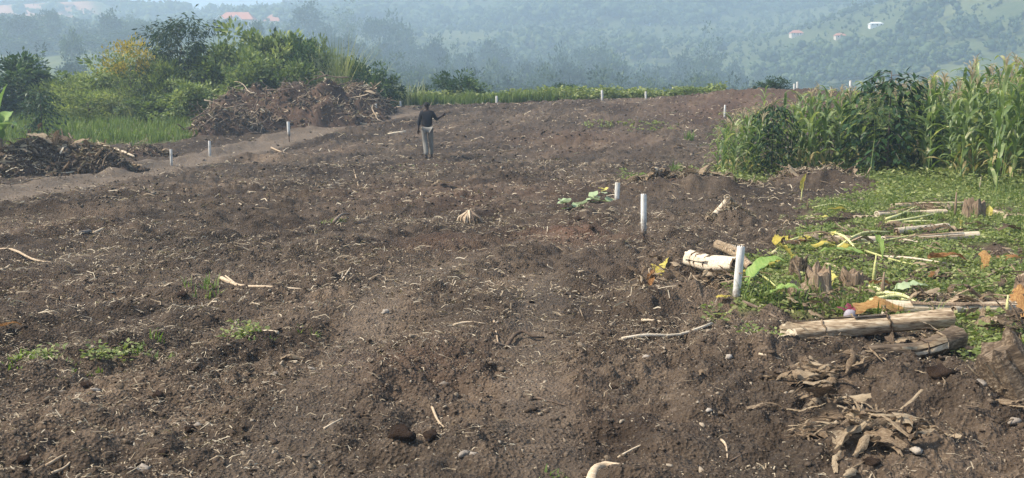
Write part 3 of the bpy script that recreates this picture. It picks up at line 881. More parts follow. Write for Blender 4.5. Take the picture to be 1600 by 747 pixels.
# ------------------------------------------------------------------ coffee bushes (layered drooping branches)
def coffee_meshes(seed, h=2.0, r=.85):
    rg = np.random.default_rng(seed); mb = MB()
    mb.tube([(0, 0, -.1), (.02, .01, h * .5), (0, 0, h * .97)], [.03, .022, .008], 6)
    C = []; D = []
    for i in range(46):
        t = (i + .5) / 46; z = h * (.10 + .86 * t); a = i * 2.4 + rg.normal() * .3
        l = r * (.55 + .6 * math.sin(math.pi * (.22 + .70 * t))) * (.75 + .5 * rg.random())
        d = np.array([math.cos(a), math.sin(a)])
        pts = []
        for k in range(7):
            s = k / 6; pts.append((d[0] * l * s, d[1] * l * s, z + l * (.35 * s - .55 * s * s)))
        mb.tube(pts[::3], [.008, .006, .003], 4)
        for k in range(1, 7):
            for sgn in (-1, 1, 0):
                p = np.array(pts[k]); side = np.array([-d[1], d[0], 0]) * sgn
                C.append(p + rg.normal(size=3) * .02); D.append(side * .8 + np.array([d[0], d[1], 0]) * .5 + np.array([0, 0, -.35]) + rg.normal(size=3) * .25)
    C = np.array(C); D = unit(np.array(D)); n = len(C)
    s = .8 + .5 * rg.random(n)
    V, F = kites(C, D, .19 * s, .075 * s, rg, .1, .75)
    hi = C[:, 2] / h
    return setmat(mb.mesh('stem', True), M['bark']), setmat(np_mesh('foliage', V, F, np.clip(.7 * rg.random(n) + .25 * (rg.random(n) < .12), 0, 1)), M['coffee'])
COF = [coffee_meshes(s) for s in (1, 2)]
for (px, py, h, lab), p, k, wdt in zip(COFFEE, cof_xy, COF, (.85, 1.1)):
    e = empty('coffee_bush', (p[0], p[1], gz(*p)), .5, (h / 2.0 * wdt * .85, h / 2.0 * wdt * .85, h / 2.0)); tag(e, lab, 'bush')
    obj('stem', k[0], None, e); obj('foliage', k[1], None, e)
p = P(56, 222)
e = empty('coffee_bush', (p[0], p[1] + .6, gz(p[0], p[1] + .6)), 2, (.95, .95, .98)); tag(e, 'young dark-leaved bush behind the left soil bank, beside the banana plant', 'bush')
obj('stem', COF[1][0], None, e); obj('foliage', COF[1][1], None, e)
# light fern-like plant in front of the large coffee bush
def fern_mesh():
    rg = np.random.default_rng(4); C = []; D = []
    for i in range(7):
        a = i * .9; d = np.array([math.cos(a), math.sin(a)])
        for k in range(1, 14):
            s = k / 13 * .6
            for sg in (-1, 1):
                C.append((d[0] * s, d[1] * s, .9 * s - 1.2 * s * s)); D.append((d[0] * .4 - d[1] * sg, d[1] * .4 + d[0] * sg, -.1))
    V, F = kites(np.array(C), unit(np.array(D, float)), .17, .03, rg, 0, .8)
    return setmat(np_mesh('fern', V, F, .6 + .4 * rg.random(len(C))), M['grass'])
x = at(1358, 24.6)
e = empty('fern_plant', (x, 24.6, gz(x, 24.6))); tag(e, 'light green feathery plant leaning on the large coffee bush', 'plant')
obj('stem', setmat(MB().tube([(0, 0, 0), (.15, .2, 1.0), (.02, -.1, 1.65)], [.010, .008, .006], 5).mesh('stem'), M['stalk']), None, e)
obj('frond', fern_mesh(), None, e, (.02, -.1, 1.62), (R(55), 0, .4), .75)

# ------------------------------------------------------------------ bushes and trees at the left and on the crest
def bkind(seed, h, r, clumps, leaves, cr, L, W, mat, **kw):
    return plant_kind(branch_mesh('stem', seed, h * .8, r * .75, .045 * h / 3 + .01, 9), crown_mesh('foliage', seed, r, r, h * .5, clumps, leaves, cr, L, W, mat=mat, **kw), h * .52)
B_FINE = [bkind(s, 3, 1.5, 58, 5200, .42, .22, .12, 'bush', zlo=-.95, shell=.45) for s in (31, 32, 33)]
B_LITE = [bkind(s, 2.4, 1.4, 40, 4000, .42, .18, .07, 'bush_light', zlo=-.95, up=.7) for s in (34, 35)]
B_DARK = [bkind(s, 3, 1.4, 40, 3800, .45, .22, .10, 'bush_dark', zlo=-.95) for s in (36, 37)]
T_DROOP = bkind(38, 3.6, 1.9, 90, 7000, .5, .24, .06, 'droop', zlo=-.5, droop=.9, up=0, shell=.4, lump=.5)
def bush(px, y, ytop, wpx, k, label, name='bush', cat='bush', hbase=3.0, rbase=1.5, sink=.25, group=None):
    x = at(px, y); z = gz(x, y)
    ztop = EYE + (150 - ytop) / 1600 * y
    h = ztop - z + sink
    w = wpx / 1600 * y / 2
    return put_plant(name, k, (x, y, z - sink), random.uniform(0, 6), (w / rbase, w / rbase, h / hbase), label, cat, group, 'stem', 'foliage')
bush(215, 53, 100, 110, B_FINE[1], 'green bush filling in behind the yellow-flowering shrub')
bush(75, 53, 118, 110, B_FINE[2], 'mid-green bush right of the dense dark bush, farther back')
bush(345, 53, 90, 90, B_FINE[1], 'green bush behind the drooping tree, right side')
bush(405, 54, 70, 110, B_FINE[2], 'wide green bush in the back of the bright bush mass')
bush(460, 54, 66, 110, B_FINE[0], 'back bush at the right of the bright bush mass')
bush(285, 53, 110, 120, B_FINE[0], 'bush at the foot of the drooping dark tree')
bush(530, 52, 100, 90, B_FINE[1], 'bush behind the reed clump')
bush(25, 50, 92, 120, B_DARK[0], 'dense dark green bush at the left edge behind the banana plant', rbase=1.4)
bush(-60, 48, 100, 130, B_DARK[1], 'dark bush cut by the left edge', rbase=1.4)
bush(105, 49, 128, 90, B_LITE[0], 'light feathery bush right of the dark left-edge bush', hbase=2.4, rbase=1.4)
bush(150, 52, 112, 90, B_FINE[0], 'mid-green bush behind the small grassy clearing')
bush(140, 46.5, 150, 100, B_LITE[1], 'low pale shrub in front of the mid-green bush at the clearing', hbase=2.4, rbase=1.4)
bush(185, 47.5, 140, 80, B_LITE[0], 'low tangled shrub left of the yellow-flowering shrub', hbase=2.4, rbase=1.4)
bush(262, 48, 105, 80, B_LITE[1], 'light green bush right of the yellow-flowering shrub', hbase=2.4, rbase=1.4)
bush(245, 46.5, 150, 90, B_FINE[2], 'low green bush below the yellow-flowering shrub', hbase=3)
bush(300, 46, 130, 75, B_FINE[1], 'round green bush left of the big brush heap')
bush(330, 50, 100, 80, B_FINE[2], 'leafy bush below the drooping dark tree')
bush(310, 52, 92, 70, B_LITE[0], 'yellow-green bush under the drooping dark tree', hbase=2.4, rbase=1.4)
bush(372, 51, 72, 90, B_FINE[0], 'tall bright bush behind the left part of the brush heap')
bush(432, 52, 52, 110, B_FINE[1], 'tallest bright bush behind the brush heap')
bush(395, 48.5, 92, 90, B_FINE[2], 'bushy green shrub just behind the brush heap crest')
bush(487, 51, 72, 80, B_DARK[0], 'darker bush behind the top of the brush heap', rbase=1.4)
bush(455, 48.5, 98, 80, B_FINE[0], 'leaning bush above the brush heap top')
bush(500, 54, 66, 40, B_FINE[2], 'thin sprig-topped bush right of the bright bushes')
bush(592, 49, 102, 62, B_DARK[1], 'dark drooping bush at the right end of the brush heap', rbase=1.4)
bush(560, 50.5, 98, 60, B_DARK[0], 'dark narrow-leaved bush behind the right end of the brush heap', rbase=1.4)
bush(722, 56, 112, 68, B_DARK[1], 'pointed dark bush alone beyond the low crop', rbase=1.4)
bush(660, 58, 135, 34, B_DARK[0], 'small dark bush left of the pointed dark bush beyond the crop', rbase=1.4)
bush(885, 56, 133, 36, B_DARK[0], 'small round bush in the middle of the crop edge', rbase=1.4)
bush(1203, 54, 121, 44, B_DARK[1], 'small dark bush on the far soil ridge by the maize', rbase=1.4)
bush(1085, 55, 137, 56, B_FINE[0], 'low spreading green bush at the right end of the crop')
put_plant('drooping_tree', T_DROOP, (at(282, 51), 51, gz(at(282, 51), 51) - .2), .4, (.92, .92, 1.22), 'big dark tree with long drooping leaf sprays above the bushes', 'tree')
# yellow-flowering shrub
k = bkind(39, 2.6, 1.3, 36, 2600, .42, .11, .05, 'bush_light', zlo=-.6, up=.6)
bl = crown_mesh('blossom', 40, 1.2, 1.2, 1.2, 34, 1300, .34, .12, .08, mat='blossom', zlo=.25, shell=.85)
put_plant('flowering_shrub', k, (at(210, 48.3), 48.3, gz(at(210, 48.3), 48.3) - .1), 1.0, (.95, .95, 1.28), 'shrub with yellow blossoms in front of the dark drooping tree', 'shrub', None, 'stem', 'foliage', [('blossom', bl, 1.5)])
# reed clump behind the heap
rr = np.random.default_rng(3)
def reeds(px, y, n, h, label):
    x0 = at(px, y); x = x0 + rr.normal(size=n) * .45; yy = y + rr.normal(size=n) * .3
    me = blades_mesh('reed_clump', x, yy, 7, h, .05, rr, 'reed', .5, .1); z = gz(x0, y)
    me.transform(Matrix.Translation((-x0, -y, -z)))
    tag(obj('reed_clump', me, None, None, (x0, y, z)), label, 'reeds')
reeds(537, 50, 46, 2.6, 'pale tall reed clump between the bright and the dark bushes behind the heap')
reeds(515, 49.5, 20, 2.0, 'short reed clump left of the tall pale reeds')
reeds(625, 53, 34, 1.0, 'tall grass clump right of the brush heap')
reeds(205, 46, 7, 1.1, 'few tall grass stems left of the flowering shrub')

# banana plant at the left edge
def banana_leaf_mesh(seed, L=1.4, W=.5, droop=1.0, fold=.35, tear=.0, mat='green_leaf', n=14):
    rg = random.Random(seed); V = []; F = []; p = Vector((0, 0, 0)); a0 = R(70)
    for i in range(n):
        t = i / (n - 1); a = a0 - droop * 1.9 * t ** 1.4
        w = W / 2 * max(.04, (1 - abs(2 * t - .95) ** 2.6)) * (1 - tear * rg.random())
        up = Vector((-math.sin(a), 0, math.cos(a)))
        for s in (-1, -.5, 0, .5, 1):
            V.append(p + Vector((0, s * w, 0)) + up * (abs(s) * w * fold + .02 * rg.uniform(-1, 1) * abs(s)))
        p = p + Vector((math.cos(a), 0, math.sin(a))) * (L / (n - 1))
    for i in range(n - 1):
        for j in range(4):
            b = i * 5 + j; F.append((b, b + 1, b + 6, b + 5))
    mb = MB().add(V, F)
    return setmat(mb.mesh('banana_leaf', True), M[mat])
x, y = at(3, 27.0), 27.0
e = empty('banana_plant', (x, y, gz(x, y))); tag(e, 'banana plant cut by the left edge with upright green leaves', 'banana plant')
obj('stem', setmat(MB().tube([(0, 0, -.1), (0, 0, .6), (.02, 0, 1.15)], [.1, .08, .05], 10).mesh('stem', True), M['stem_brown']), None, e)
for i, (az, z, L, d, tl) in enumerate([(.2, 1.1, 1.35, .25, -.32), (-.3, 1.0, .8, 1.0, 0), (2.6, 1.1, 1.3, .7, 0), (1.6, 1.0, 1.2, .8, 0), (-1.5, .9, .9, 1.1, .1)]):
    obj('leaf', banana_leaf_mesh(60 + i, L, .42, d, .4, .25), None, e, (0, 0, z), (0, tl, az))

# ------------------------------------------------------------------ heaps of pushed-up soil, roots and leaves
def dry_leaf_mesh(seed, mat='dry', W=.18, roll=1.0, wav=.10):
    """a withered leaf of unit length lying along X: bent spine, rolled and torn edges"""
    rg = random.Random(seed); V = []; F = []; n = 12
    ph = rg.uniform(0, 6); b1 = rg.uniform(-.25, .25); hump = rg.uniform(.02, .16); curl = rg.uniform(.4, 1.5) * roll; lf = rg.choice((-1, 1))
    for i in range(n):
        t = i / (n - 1); x = t - .5
        w = W * (.25 + .75 * math.sin(math.pi * min(1, .08 + t * .98)) ** .7) * rg.uniform(.7, 1.1)
        cy = b1 * math.sin(t * 3.0) * .4; cz = hump * math.sin(math.pi * t) + wav * .35 * math.sin(t * 9 + ph)
        for j, s in enumerate((-1, -.5, 0, .5, 1)):
            an = s * curl * (1 + .4 * math.sin(t * 5 + ph))
            yy = cy + (math.sin(an) / max(curl, .3)) * w * .9
            zz = cz + lf * (1 - math.cos(an)) / max(curl, .3) * w * .9 + wav * .25 * rg.uniform(-1, 1) * abs(s)
            V.append((x + .03 * rg.uniform(-1, 1) * abs(s), yy, zz))
    for i in range(n - 1):
        for j in range(4):
            if (j in (0, 3)) and rg.random() < .12: continue
            b = i * 5 + j; F.append((b, b + 1, b + 6, b + 5))
    return setmat(MB().add(V, F).mesh('dry_leaf', True), M[mat])
DRY = [dry_leaf_mesh(s) for s in range(10)]
DRYN = [dry_leaf_mesh(s + 40, W=.07, roll=1.6, wav=.05) for s in range(8)]
ORANGE = [dry_leaf_mesh(s + 80, 'dry_orange', W=.2) for s in range(4)]
YELL = [dry_leaf_mesh(s + 90, 'yellow_leaf', W=.2, roll=.7) for s in range(4)]

def root_mesh(seed, k=5, fork=True, mat='wood_dark'):
    rg = random.Random(seed); mb = MB(); p = Vector((-.5, 0, 0)); pts = [p]; d = Vector((1, 0, 0))
    for i in range(6):
        d = (d + Vector((0, rg.gauss(0, .28), rg.gauss(0, .22)))).normalized(); p = p + d / 6; pts.append(p)
    mb.tube(pts, [.022 * (1 - i * .11) for i in range(7)], k)
    if fork:
        for j in (2, 4):
            q = pts[j]; e = Vector((.5, rg.uniform(-1, 1), rg.uniform(-.3, .8))).normalized()
            mb.tube([q, q + e * .14, q + e * .26 + Vector((.04, 0, .02))], [.012, .009, .004], 4)
    return setmat(mb.mesh('root', True), M[mat])
ROOTD = [root_mesh(s) for s in range(6)]
ROOTP = [root_mesh(s + 30, mat='wood') for s in range(6)]

HEAPS = []
def top_z(x, y):
    z = gz(x, y)
    for h, hx, hy, hr in HEAPS:
        if abs(x - hx) < hr and abs(y - hy) < hr: z = max(z, z + float(h(np.array([x]), np.array([y]))[0]))
    return z

def heap(name, x0, y0, rx, ry, h, rot, label, cat, seed, n_root, n_pale, n_leaf, bits, root_len=(.4, 1.3), leaf_len=(.4, 1.0), mat='heap_soil', lump=.5):
    c, s_ = math.cos(rot), math.sin(rot)
    def hf(x, y):
        u = ((x - x0) * c + (y - y0) * s_) / rx; v = (-(x - x0) * s_ + (y - y0) * c) / ry
        r = np.sqrt(u * u + v * v) + (fbm(x * .9, y * .9, seed, 3) - .5) * .5
        prof = np.clip(1 - r ** 2, -.15, 1)
        return h * prof * (1 - lump / 2 + lump * fbm(x * 1.1, y * 1.1, seed + 3, 3)) + (prof > -.1) * (fbm(x * 4, y * 4, seed + 5, 3) - .5) * .22 * min(1, h)
    HEAPS.append((hf, x0, y0, 1.3 * max(rx, ry)))
    e = empty(name, (x0, y0, gz(x0, y0))); tag(e, label, cat)
    b = np.array([x0, y0, gz(x0, y0)])
    n = 84
    U, W = np.meshgrid(np.linspace(-1.2, 1.2, n), np.linspace(-1.2, 1.2, n), indexing='ij')
    X = x0 + U * rx * c - W * ry * s_; Y = y0 + U * rx * s_ + W * ry * c
    Z = ground_z(X, Y, False) + hf(X, Y) - .05
    i = np.arange(n - 1)[:, None] * n + np.arange(n - 1)[None]
    F = np.stack([i, i + n, i + n + 1, i + 1], -1).reshape(-1, 4)
    V = np.stack([X.ravel(), Y.ravel(), Z.ravel()], 1) - b
    obj('soil', np_mesh('soil', V, F, smooth=True), M[mat], e)
    rg = random.Random(seed)
    def spot():
        for _ in range(50):
            u, v = rg.uniform(-1, 1), rg.uniform(-1, .55)
            if u * u + v * v < .95: break
        x = x0 + u * rx * c - v * ry * s_; y = y0 + u * rx * s_ + v * ry * c
        return x, y, gz(x, y) + float(hf(np.array([x]), np.array([y]))[0])
    for q in range(n_root + n_pale):
        x, y, z = spot(); L = rg.uniform(*root_len)
        obj('root', rg.choice(ROOTD if q < n_root else ROOTP), None, e, (x - b[0], y - b[1], z - b[2] + .02), (rg.uniform(-.5, .5), rg.gauss(0, .35), rg.uniform(0, 6.28)), L)
    for q in range(n_leaf):
        x, y, z = spot(); L = rg.uniform(*leaf_len)
        obj('leaf', rg.choice(DRY if rg.random() < .35 else DRYN), None, e, (x - b[0], y - b[1], z - b[2] + .03), (rg.uniform(-.6, .6), rg.gauss(.1, .5), rg.uniform(0, 6.28)), L)
    # loose bits: clods and straw of the heap
    r2 = np.random.default_rng(seed); m = bits
    th = r2.random(m) * 6.283; rr_ = np.sqrt(r2.random(m)) * .98
    u = rr_ * np.cos(th); v = rr_ * np.sin(th)
    x = x0 + u * rx * c - v * ry * s_; y = y0 + u * rx * s_ + v * ry * c
    z = ground_z(x, y, False) + hf(x, y)
    L = (.06 + .4 * r2.random(m) ** 2) * (1 if h > .6 else .5); a = r2.random(m) * 6.283
    D = unit(np.stack([np.cos(a), np.sin(a), r2.normal(size=m) * .5], 1))
    S = unit(np.cross(D, r2.normal(size=(m, 3)))) * (.008 + .018 * r2.random(m))[:, None] * (1 if h > .6 else .5)
    C = np.stack([x, y, z + .02], 1) - b
    mid = C + r2.normal(size=(m, 3)) * .03
    p0 = C - D * L[:, None] / 2; p2 = C + D * L[:, None] / 2
    V = np.stack([p0 - S, p0 + S, mid + S, mid - S, mid - S, mid + S, p2 + S * .4, p2 - S * .4], 1).reshape(-1, 3)
    o = obj('debris', setmat(np_mesh('debris', V, np.arange(len(V)).reshape(-1, 4), np.repeat(r2.random(m) ** 1.6, 2)), M['straw']), None, e); o['kind'] = 'stuff'
    # clods
    m = bits // 2
    th = r2.random(m) * 6.283; rr_ = np.sqrt(r2.random(m)) * 1.05
    u = rr_ * np.cos(th); v = rr_ * np.sin(th)
    x = x0 + u * rx * c - v * ry * s_; y = y0 + u * rx * s_ + v * ry * c
    z = ground_z(x, y, False) + np.maximum(hf(x, y), 0)
    s = (.03 + .09 * r2.random(m) ** 3) * (1 if h > .6 else .55)
    B = OCT_V[None] * s[:, None, None] + (r2.random((m, 6, 3)) - .5) * s[:, None, None]
    V = (B + (np.stack([x, y, z], 1) - b)[:, None]).reshape(-1, 3)
    F = (OCT_F[None] + (np.arange(m) * 6)[:, None, None]).reshape(-1, 3)
    o = obj('crumbs', setmat(np_mesh('crumbs', V, F, np.repeat(r2.random(m) * .8, 8)), M['clod']), None, e); o['kind'] = 'stuff'
    return e, b, hf

def on_heap(e, b, hf, px, py, y, dz=0.0):
    """place by column and depth on a heap's surface"""
    x = at(px, y); z = gz(x, y) + float(hf(np.array([x]), np.array([y]))[0])
    return Vector((x - b[0], y - b[1], z - b[2] + dz))

yh = 44.0; xh = at(455, yh)
hp = heap('brush_heap', xh, yh, 3.9, 2.1, 1.75, .10, 'big heap of dark soil, roots and branches pushed up beside the dirt road', 'brush heap', 301, 70, 40, 46, 1300, (.5, 1.7), (.4, 1.0), lump=.9)
heap('brush_heap', at(352, 41.0), 41.0, 1.5, 1.0, 1.0, .2, 'smaller tangle of roots at the left foot of the big brush heap', 'brush heap', 302, 40, 14, 16, 700, (.5, 1.5), (.3, .7))
heap('brush_heap', at(567, 46.5), 46.5, 1.5, 1.1, 1.45, .2, 'stack of dark stalks at the right end of the big brush heap', 'brush heap', 303, 24, 16, 30, 700, (.5, 1.5), (.5, 1.1))
p = P(45, 274)
bank = heap('soil_bank', p[0], p[1] + .5, 2.7, 1.05, .85, .38, 'long bank of soil and dry banana leaves at the left edge', 'soil bank', 305, 26, 20, 95, 2400, (.3, .8), (.35, 1.0))
p = P(-260, 300)
heap('soil_bank', p[0], p[1] + .5, 3.0, 1.0, .8, .38, 'left end of the leafy soil bank, cut by the picture edge', 'soil bank', 306, 6, 6, 20, 600, (.3, .8), (.35, 1.0))
p = P(215, 246)
heap('soil_bank', p[0], p[1] + .5, 1.1, .5, .36, .3, 'low crumbly end of the left soil bank by the grass', 'soil bank', 307, 12, 5, 14, 500, (.3, .7), (.3, .6))
p = P(1075, 292)
heap('soil_ridge', p[0], p[1], 1.45, .5, .34, -.05, 'low ridge of soil with dry stalks in front of the maize', 'soil ridge', 308, 16, 16, 36, 800, (.25, .6), (.25, .6))
p = P(1285, 288)
heap('soil_ridge', p[0], p[1], 1.3, .5, .34, .05, 'reddish soil ridge with dry leaves below the large coffee bush', 'soil ridge', 309, 12, 12, 26, 700, (.25, .7), (.25, .6))
p = P(1145, 345)
heap('root_clump', p[0], p[1], .42, .26, .26, 0, 'dark clump of soil and fibrous roots with chopped stalks on the field', 'root clump', 310, 18, 8, 12, 400, (.2, .45), (.2, .4))

# ------------------------------------------------------------------ white marker posts
def post(px, ybase, ytop, wpx, label, tilt=0.0, rod=0.0, d=None, ty=0.0):
    if d is None:
        p = P(px, ybase); x, y = p
    else:
        y = d; x = at(px, y)
    z = gz(x, y)
    zt = EYE + float(ray(px, ytop)[2] / ray(px, ytop)[1]) * y
    h = max(zt - z, .15); r = wpx / 1600 * y / 2 * .86
    e = empty('marker_post', (x, y, z)); e.rotation_euler = (ty, tilt, random.uniform(0, 6) * 0); tag(e, label, 'post', 'white marker posts')
    z0 = h * rod
    mb = MB(); n = 10; k = 12
    mb.tube([(0, 0, z0 - (.12 if rod == 0 else 0)), (0, 0, z0 + .02), (0, 0, (h + z0) / 2), (0, 0, h - .012), (0, 0, h)], [r, r, r * 1.02, r, r * .93], 14)
    obj('pipe', setmat(mb.mesh('pipe', True), M['post']), None, e)
    if rod: obj('rod', setmat(MB().tube([(0, 0, -.1), (.004, 0, z0 + .05)], [r * .4, r * .36], 6).mesh('rod'), M['rust']), None, e)
    m2 = MB(); rgp = random.Random(px)
    for i in range(9):
        a = i * .7; q = Vector((math.cos(a) * r * .8, math.sin(a) * r * .8, h - .005)); 
        m2.tube([q, q + Vector((0, 0, rgp.uniform(.006, .02)))], [r * .25, r * .12], 4)
    obj('broken_rim', setmat(m2.mesh('broken_rim'), M['stem_brown']), None, e)
    return e
post(1150, 474, 384, 14.5, 'nearest white post, leaning slightly, beside the banana leaf pile', .07)
post(1006, 374, 303, 10.5, 'white post on a dark rod standing in open soil', -.02, .2)
post(964, 312, 285, 9, 'short white post half buried behind the low ridge', .03)
post(1037, 292, 265, 9, 'white post top tilted behind the low ridge of stalks', -.12, 0, 25.2)
post(268, 259, 233, 4.6, 'first white post along the road from the left', .01)
post(328, 245, 220, 4.6, 'second white post along the road from the left', .01)
post(452, 221, 190, 5.2, 'white post on a dark foot in front of the big brush heap', -.03, .28)
post(588, 183, 162, 4.2, 'white post at the right end of the big brush heap', -.02, .35)
post(626, 171, 158, 3.6, 'small white post near the start of the low crop', -.02, .3)
post(776, 163, 150, 4.2, 'small white post in front of the low crop, mid field', .0)
post(941, 158, 141, 4.2, 'slim white post on the far crest of the field', -.04)
post(1009, 156, 143, 3.6, 'slim white post on the crest right of the middle', -.02)
post(1132, 184, 164, 3.5, 'thin white post left of the maize', .02)
post(1238, 146, 131, 3.6, 'left one of two close white posts on the far ridge', .02, 0, 50.5)
post(1243, 146, 128, 3.6, 'right one of two close white posts on the far ridge', -.02, 0, 50.8)
post(1325, 146, 126, 4.2, 'white post on the far ridge between the coffee bushes', 0, 0, 50.0)
p5 = P(213, 225)

# ------------------------------------------------------------------ person
def skin_obj(name, pts, edges, rad, mat, parent, root=0, sub=2):
    me = bpy.data.meshes.new(name); me.from_pydata([tuple(p) for p in pts], edges, []); me.update()
    o = bpy.data.objects.new(name, me); col.objects.link(o); o.parent = parent
    me.materials.append(mat)
    md = o.modifiers.new('skin', 'SKIN'); md.use_smooth_shade = True
    for i, r in enumerate(rad):
        sv = me.skin_vertices[0].data[i]; sv.radius = (r, r) if not hasattr(r, '__len__') else r; sv.use_root = (i == root)
    s = o.modifiers.new('sub', 'SUBSURF'); s.levels = sub; s.render_levels = sub
    return o

def build_person():
    base = P3(668, 247)
    e = empty('person', base, R(6)); tag(e, 'person in a black shirt and grey trousers walking away, one arm held out', 'person')
    # joints: x right, y away from the camera
    J = {'pel': (0, 0, .96), 'sp': (0, .01, 1.14), 'ch': (0, .02, 1.33), 'nk': (0, .03, 1.49), 'hd0': (0, .04, 1.56), 'hd1': (0, .045, 1.65), 'hd2': (0, .04, 1.725),
         'sl': (-.17, .02, 1.41), 'el': (-.25, .0, 1.13), 'wl': (-.27, .06, .91), 'hl': (-.275, .08, .84),
         'sr': (.17, .02, 1.41), 'er': (.29, .04, 1.20), 'wr': (.46, .16, 1.31), 'hr': (.52, .19, 1.35),
         'tl': (-.10, 0, .90), 'kl': (-.07, .02, .50), 'al': (-.04, -.12, .09), 'fl': (-.05, .02, .035),
         'tr': (.10, 0, .90), 'kr': (.12, .14, .50), 'ar': (.13, .22, .10), 'fr': (.14, .36, .035)}
    rad = {'pel': (.15, .11), 'sp': (.14, .10), 'ch': (.16, .11), 'nk': .055, 'hd0': .06, 'hd1': (.078, .092), 'hd2': .05, 'sl': .062, 'el': .042, 'wl': .029, 'hl': .03, 'sr': .062, 'er': .042, 'wr': .029, 'hr': .03,
           'tl': .085, 'kl': .058, 'al': .04, 'fl': .035, 'tr': .085, 'kr': .058, 'ar': .04, 'fr': .035}
    ch = [('pel', 'sp'), ('sp', 'ch'), ('ch', 'nk'), ('nk', 'hd0'), ('hd0', 'hd1'), ('hd1', 'hd2'), ('ch', 'sl'), ('sl', 'el'), ('el', 'wl'), ('wl', 'hl'), ('ch', 'sr'), ('sr', 'er'), ('er', 'wr'), ('wr', 'hr'),
          ('pel', 'tl'), ('tl', 'kl'), ('kl', 'al'), ('al', 'fl'), ('pel', 'tr'), ('tr', 'kr'), ('kr', 'ar'), ('ar', 'fr')]
    names = list(J); pts = [Vector(J[n]) for n in names]; rr = [rad[n] for n in names]
    ed = [(names.index(a), names.index(b)) for a, b in ch]
    def fingers(w, h, side):
        d = (pts[names.index(h)] - pts[names.index(w)]).normalized(); s = d.cross(Vector((0, 1, .2))).normalized() * side
        for q, (o, l) in enumerate([(-.03, .06), (-.01, .075), (.01, .07), (.03, .055)]):
            a = pts[names.index(h)] + s * o + d * .02
            pts.append(a); rr.append(.011); i = len(pts) - 1; ed.append((names.index(h), i))
            pts.append(a + d * l * .6 + Vector((0, .012, 0))); rr.append(.009); ed.append((i, i + 1))
            pts.append(a + d * l + Vector((0, .03, -.005))); rr.append(.007); ed.append((i + 1, i + 2))
        a = pts[names.index(h)] - d * .02 + s * .035 + Vector((0, .01, 0)); pts.append(a); rr.append(.012); i = len(pts) - 1; ed.append((names.index(h), i))
        pts.append(a + d * .035 + s * .03); rr.append(.009); ed.append((i, i + 1))
    fingers('wl', 'hl', 1); fingers('wr', 'hr', -1)
    skin_obj('body', pts, ed, rr, M['skin'], e)
    def sub(name, ks, es, rs, mat):
        skin_obj(name, [Vector(p) for p in ks], es, rs, mat, e)
    v = lambda n: Vector(J[n])
    sub('shirt', [v('pel') - Vector((0, 0, .06)), v('sp'), v('ch'), v('nk') - Vector((0, 0, .04)), v('sl'), v('el'), v('el').lerp(v('wl'), .5), v('sr'), v('er'), v('er').lerp(v('wr'), .4)],
        [(0, 1), (1, 2), (2, 3), (2, 4), (4, 5), (5, 6), (2, 7), (7, 8), (8, 9)], [(.18, .135), (.172, .13), (.185, .135), .075, .082, .062, .052, .082, .062, .052], M['shirt'])
    sub('trousers', [v('pel'), v('tl'), v('kl'), v('al') + Vector((0, 0, .0)), v('tr'), v('kr'), v('ar')], [(0, 1), (1, 2), (2, 3), (0, 4), (4, 5), (5, 6)], [(.155, .12), .105, .082, .072, .105, .082, .072], M['trousers'])
    for a, f in (('al', 'fl'), ('ar', 'fr')):
        sub('shoe', [v(a) - Vector((0, .04, .055)), v(a).lerp(v(f), .55) - Vector((0, 0, .02)), v(f) + Vector((0, .05, .005))], [(0, 1), (1, 2)], [.045, .046, .036], M['shoe'])
    # hair cap, ears, face
    mb = MB(); V = []; F = []
    for i in range(7):
        ph = i / 6 * R(105)
        for j in range(14):
            th = j / 14 * 6.2832
            V.append((math.sin(ph) * math.cos(th) * .088, .042 + math.sin(ph) * math.sin(th) * .098 - .006, 1.652 + math.cos(ph) * .098))
    for i in range(6):
        for j in range(14): F.append((i * 14 + j, i * 14 + (j + 1) % 14, (i + 1) * 14 + (j + 1) % 14, (i + 1) * 14 + j))
    obj('hair', setmat(MB().add(V, F).mesh('hair', True), M['hair']), None, e)
    for s in (-1, 1):
        obj('ear', setmat(MB().tube([(s * .083, .05, 1.63), (s * .096, .04, 1.65), (s * .088, .045, 1.68)], [.012, .016, .01], 6).mesh('ear', True), M['skin']), None, e)
    obj('nose', setmat(MB().tube([(0, .13, 1.665), (0, .150, 1.635), (0, .13, 1.625)], [.008, .016, .012], 6).mesh('nose', True), M['skin']), None, e)
    for s in (-1, 1):
        obj('eye', setmat(MB().tube([(s * .032, .118, 1.662), (s * .032, .133, 1.662)], [.012, .008], 6).mesh('eye', True), M['white']), None, e)
    obj('mouth', setmat(MB().tube([(-.025, .128, 1.592), (0, .138, 1.592), (.025, .128, 1.592)], [.005, .008, .005], 5).mesh('mouth', True), M['bract']), None, e)
build_person()

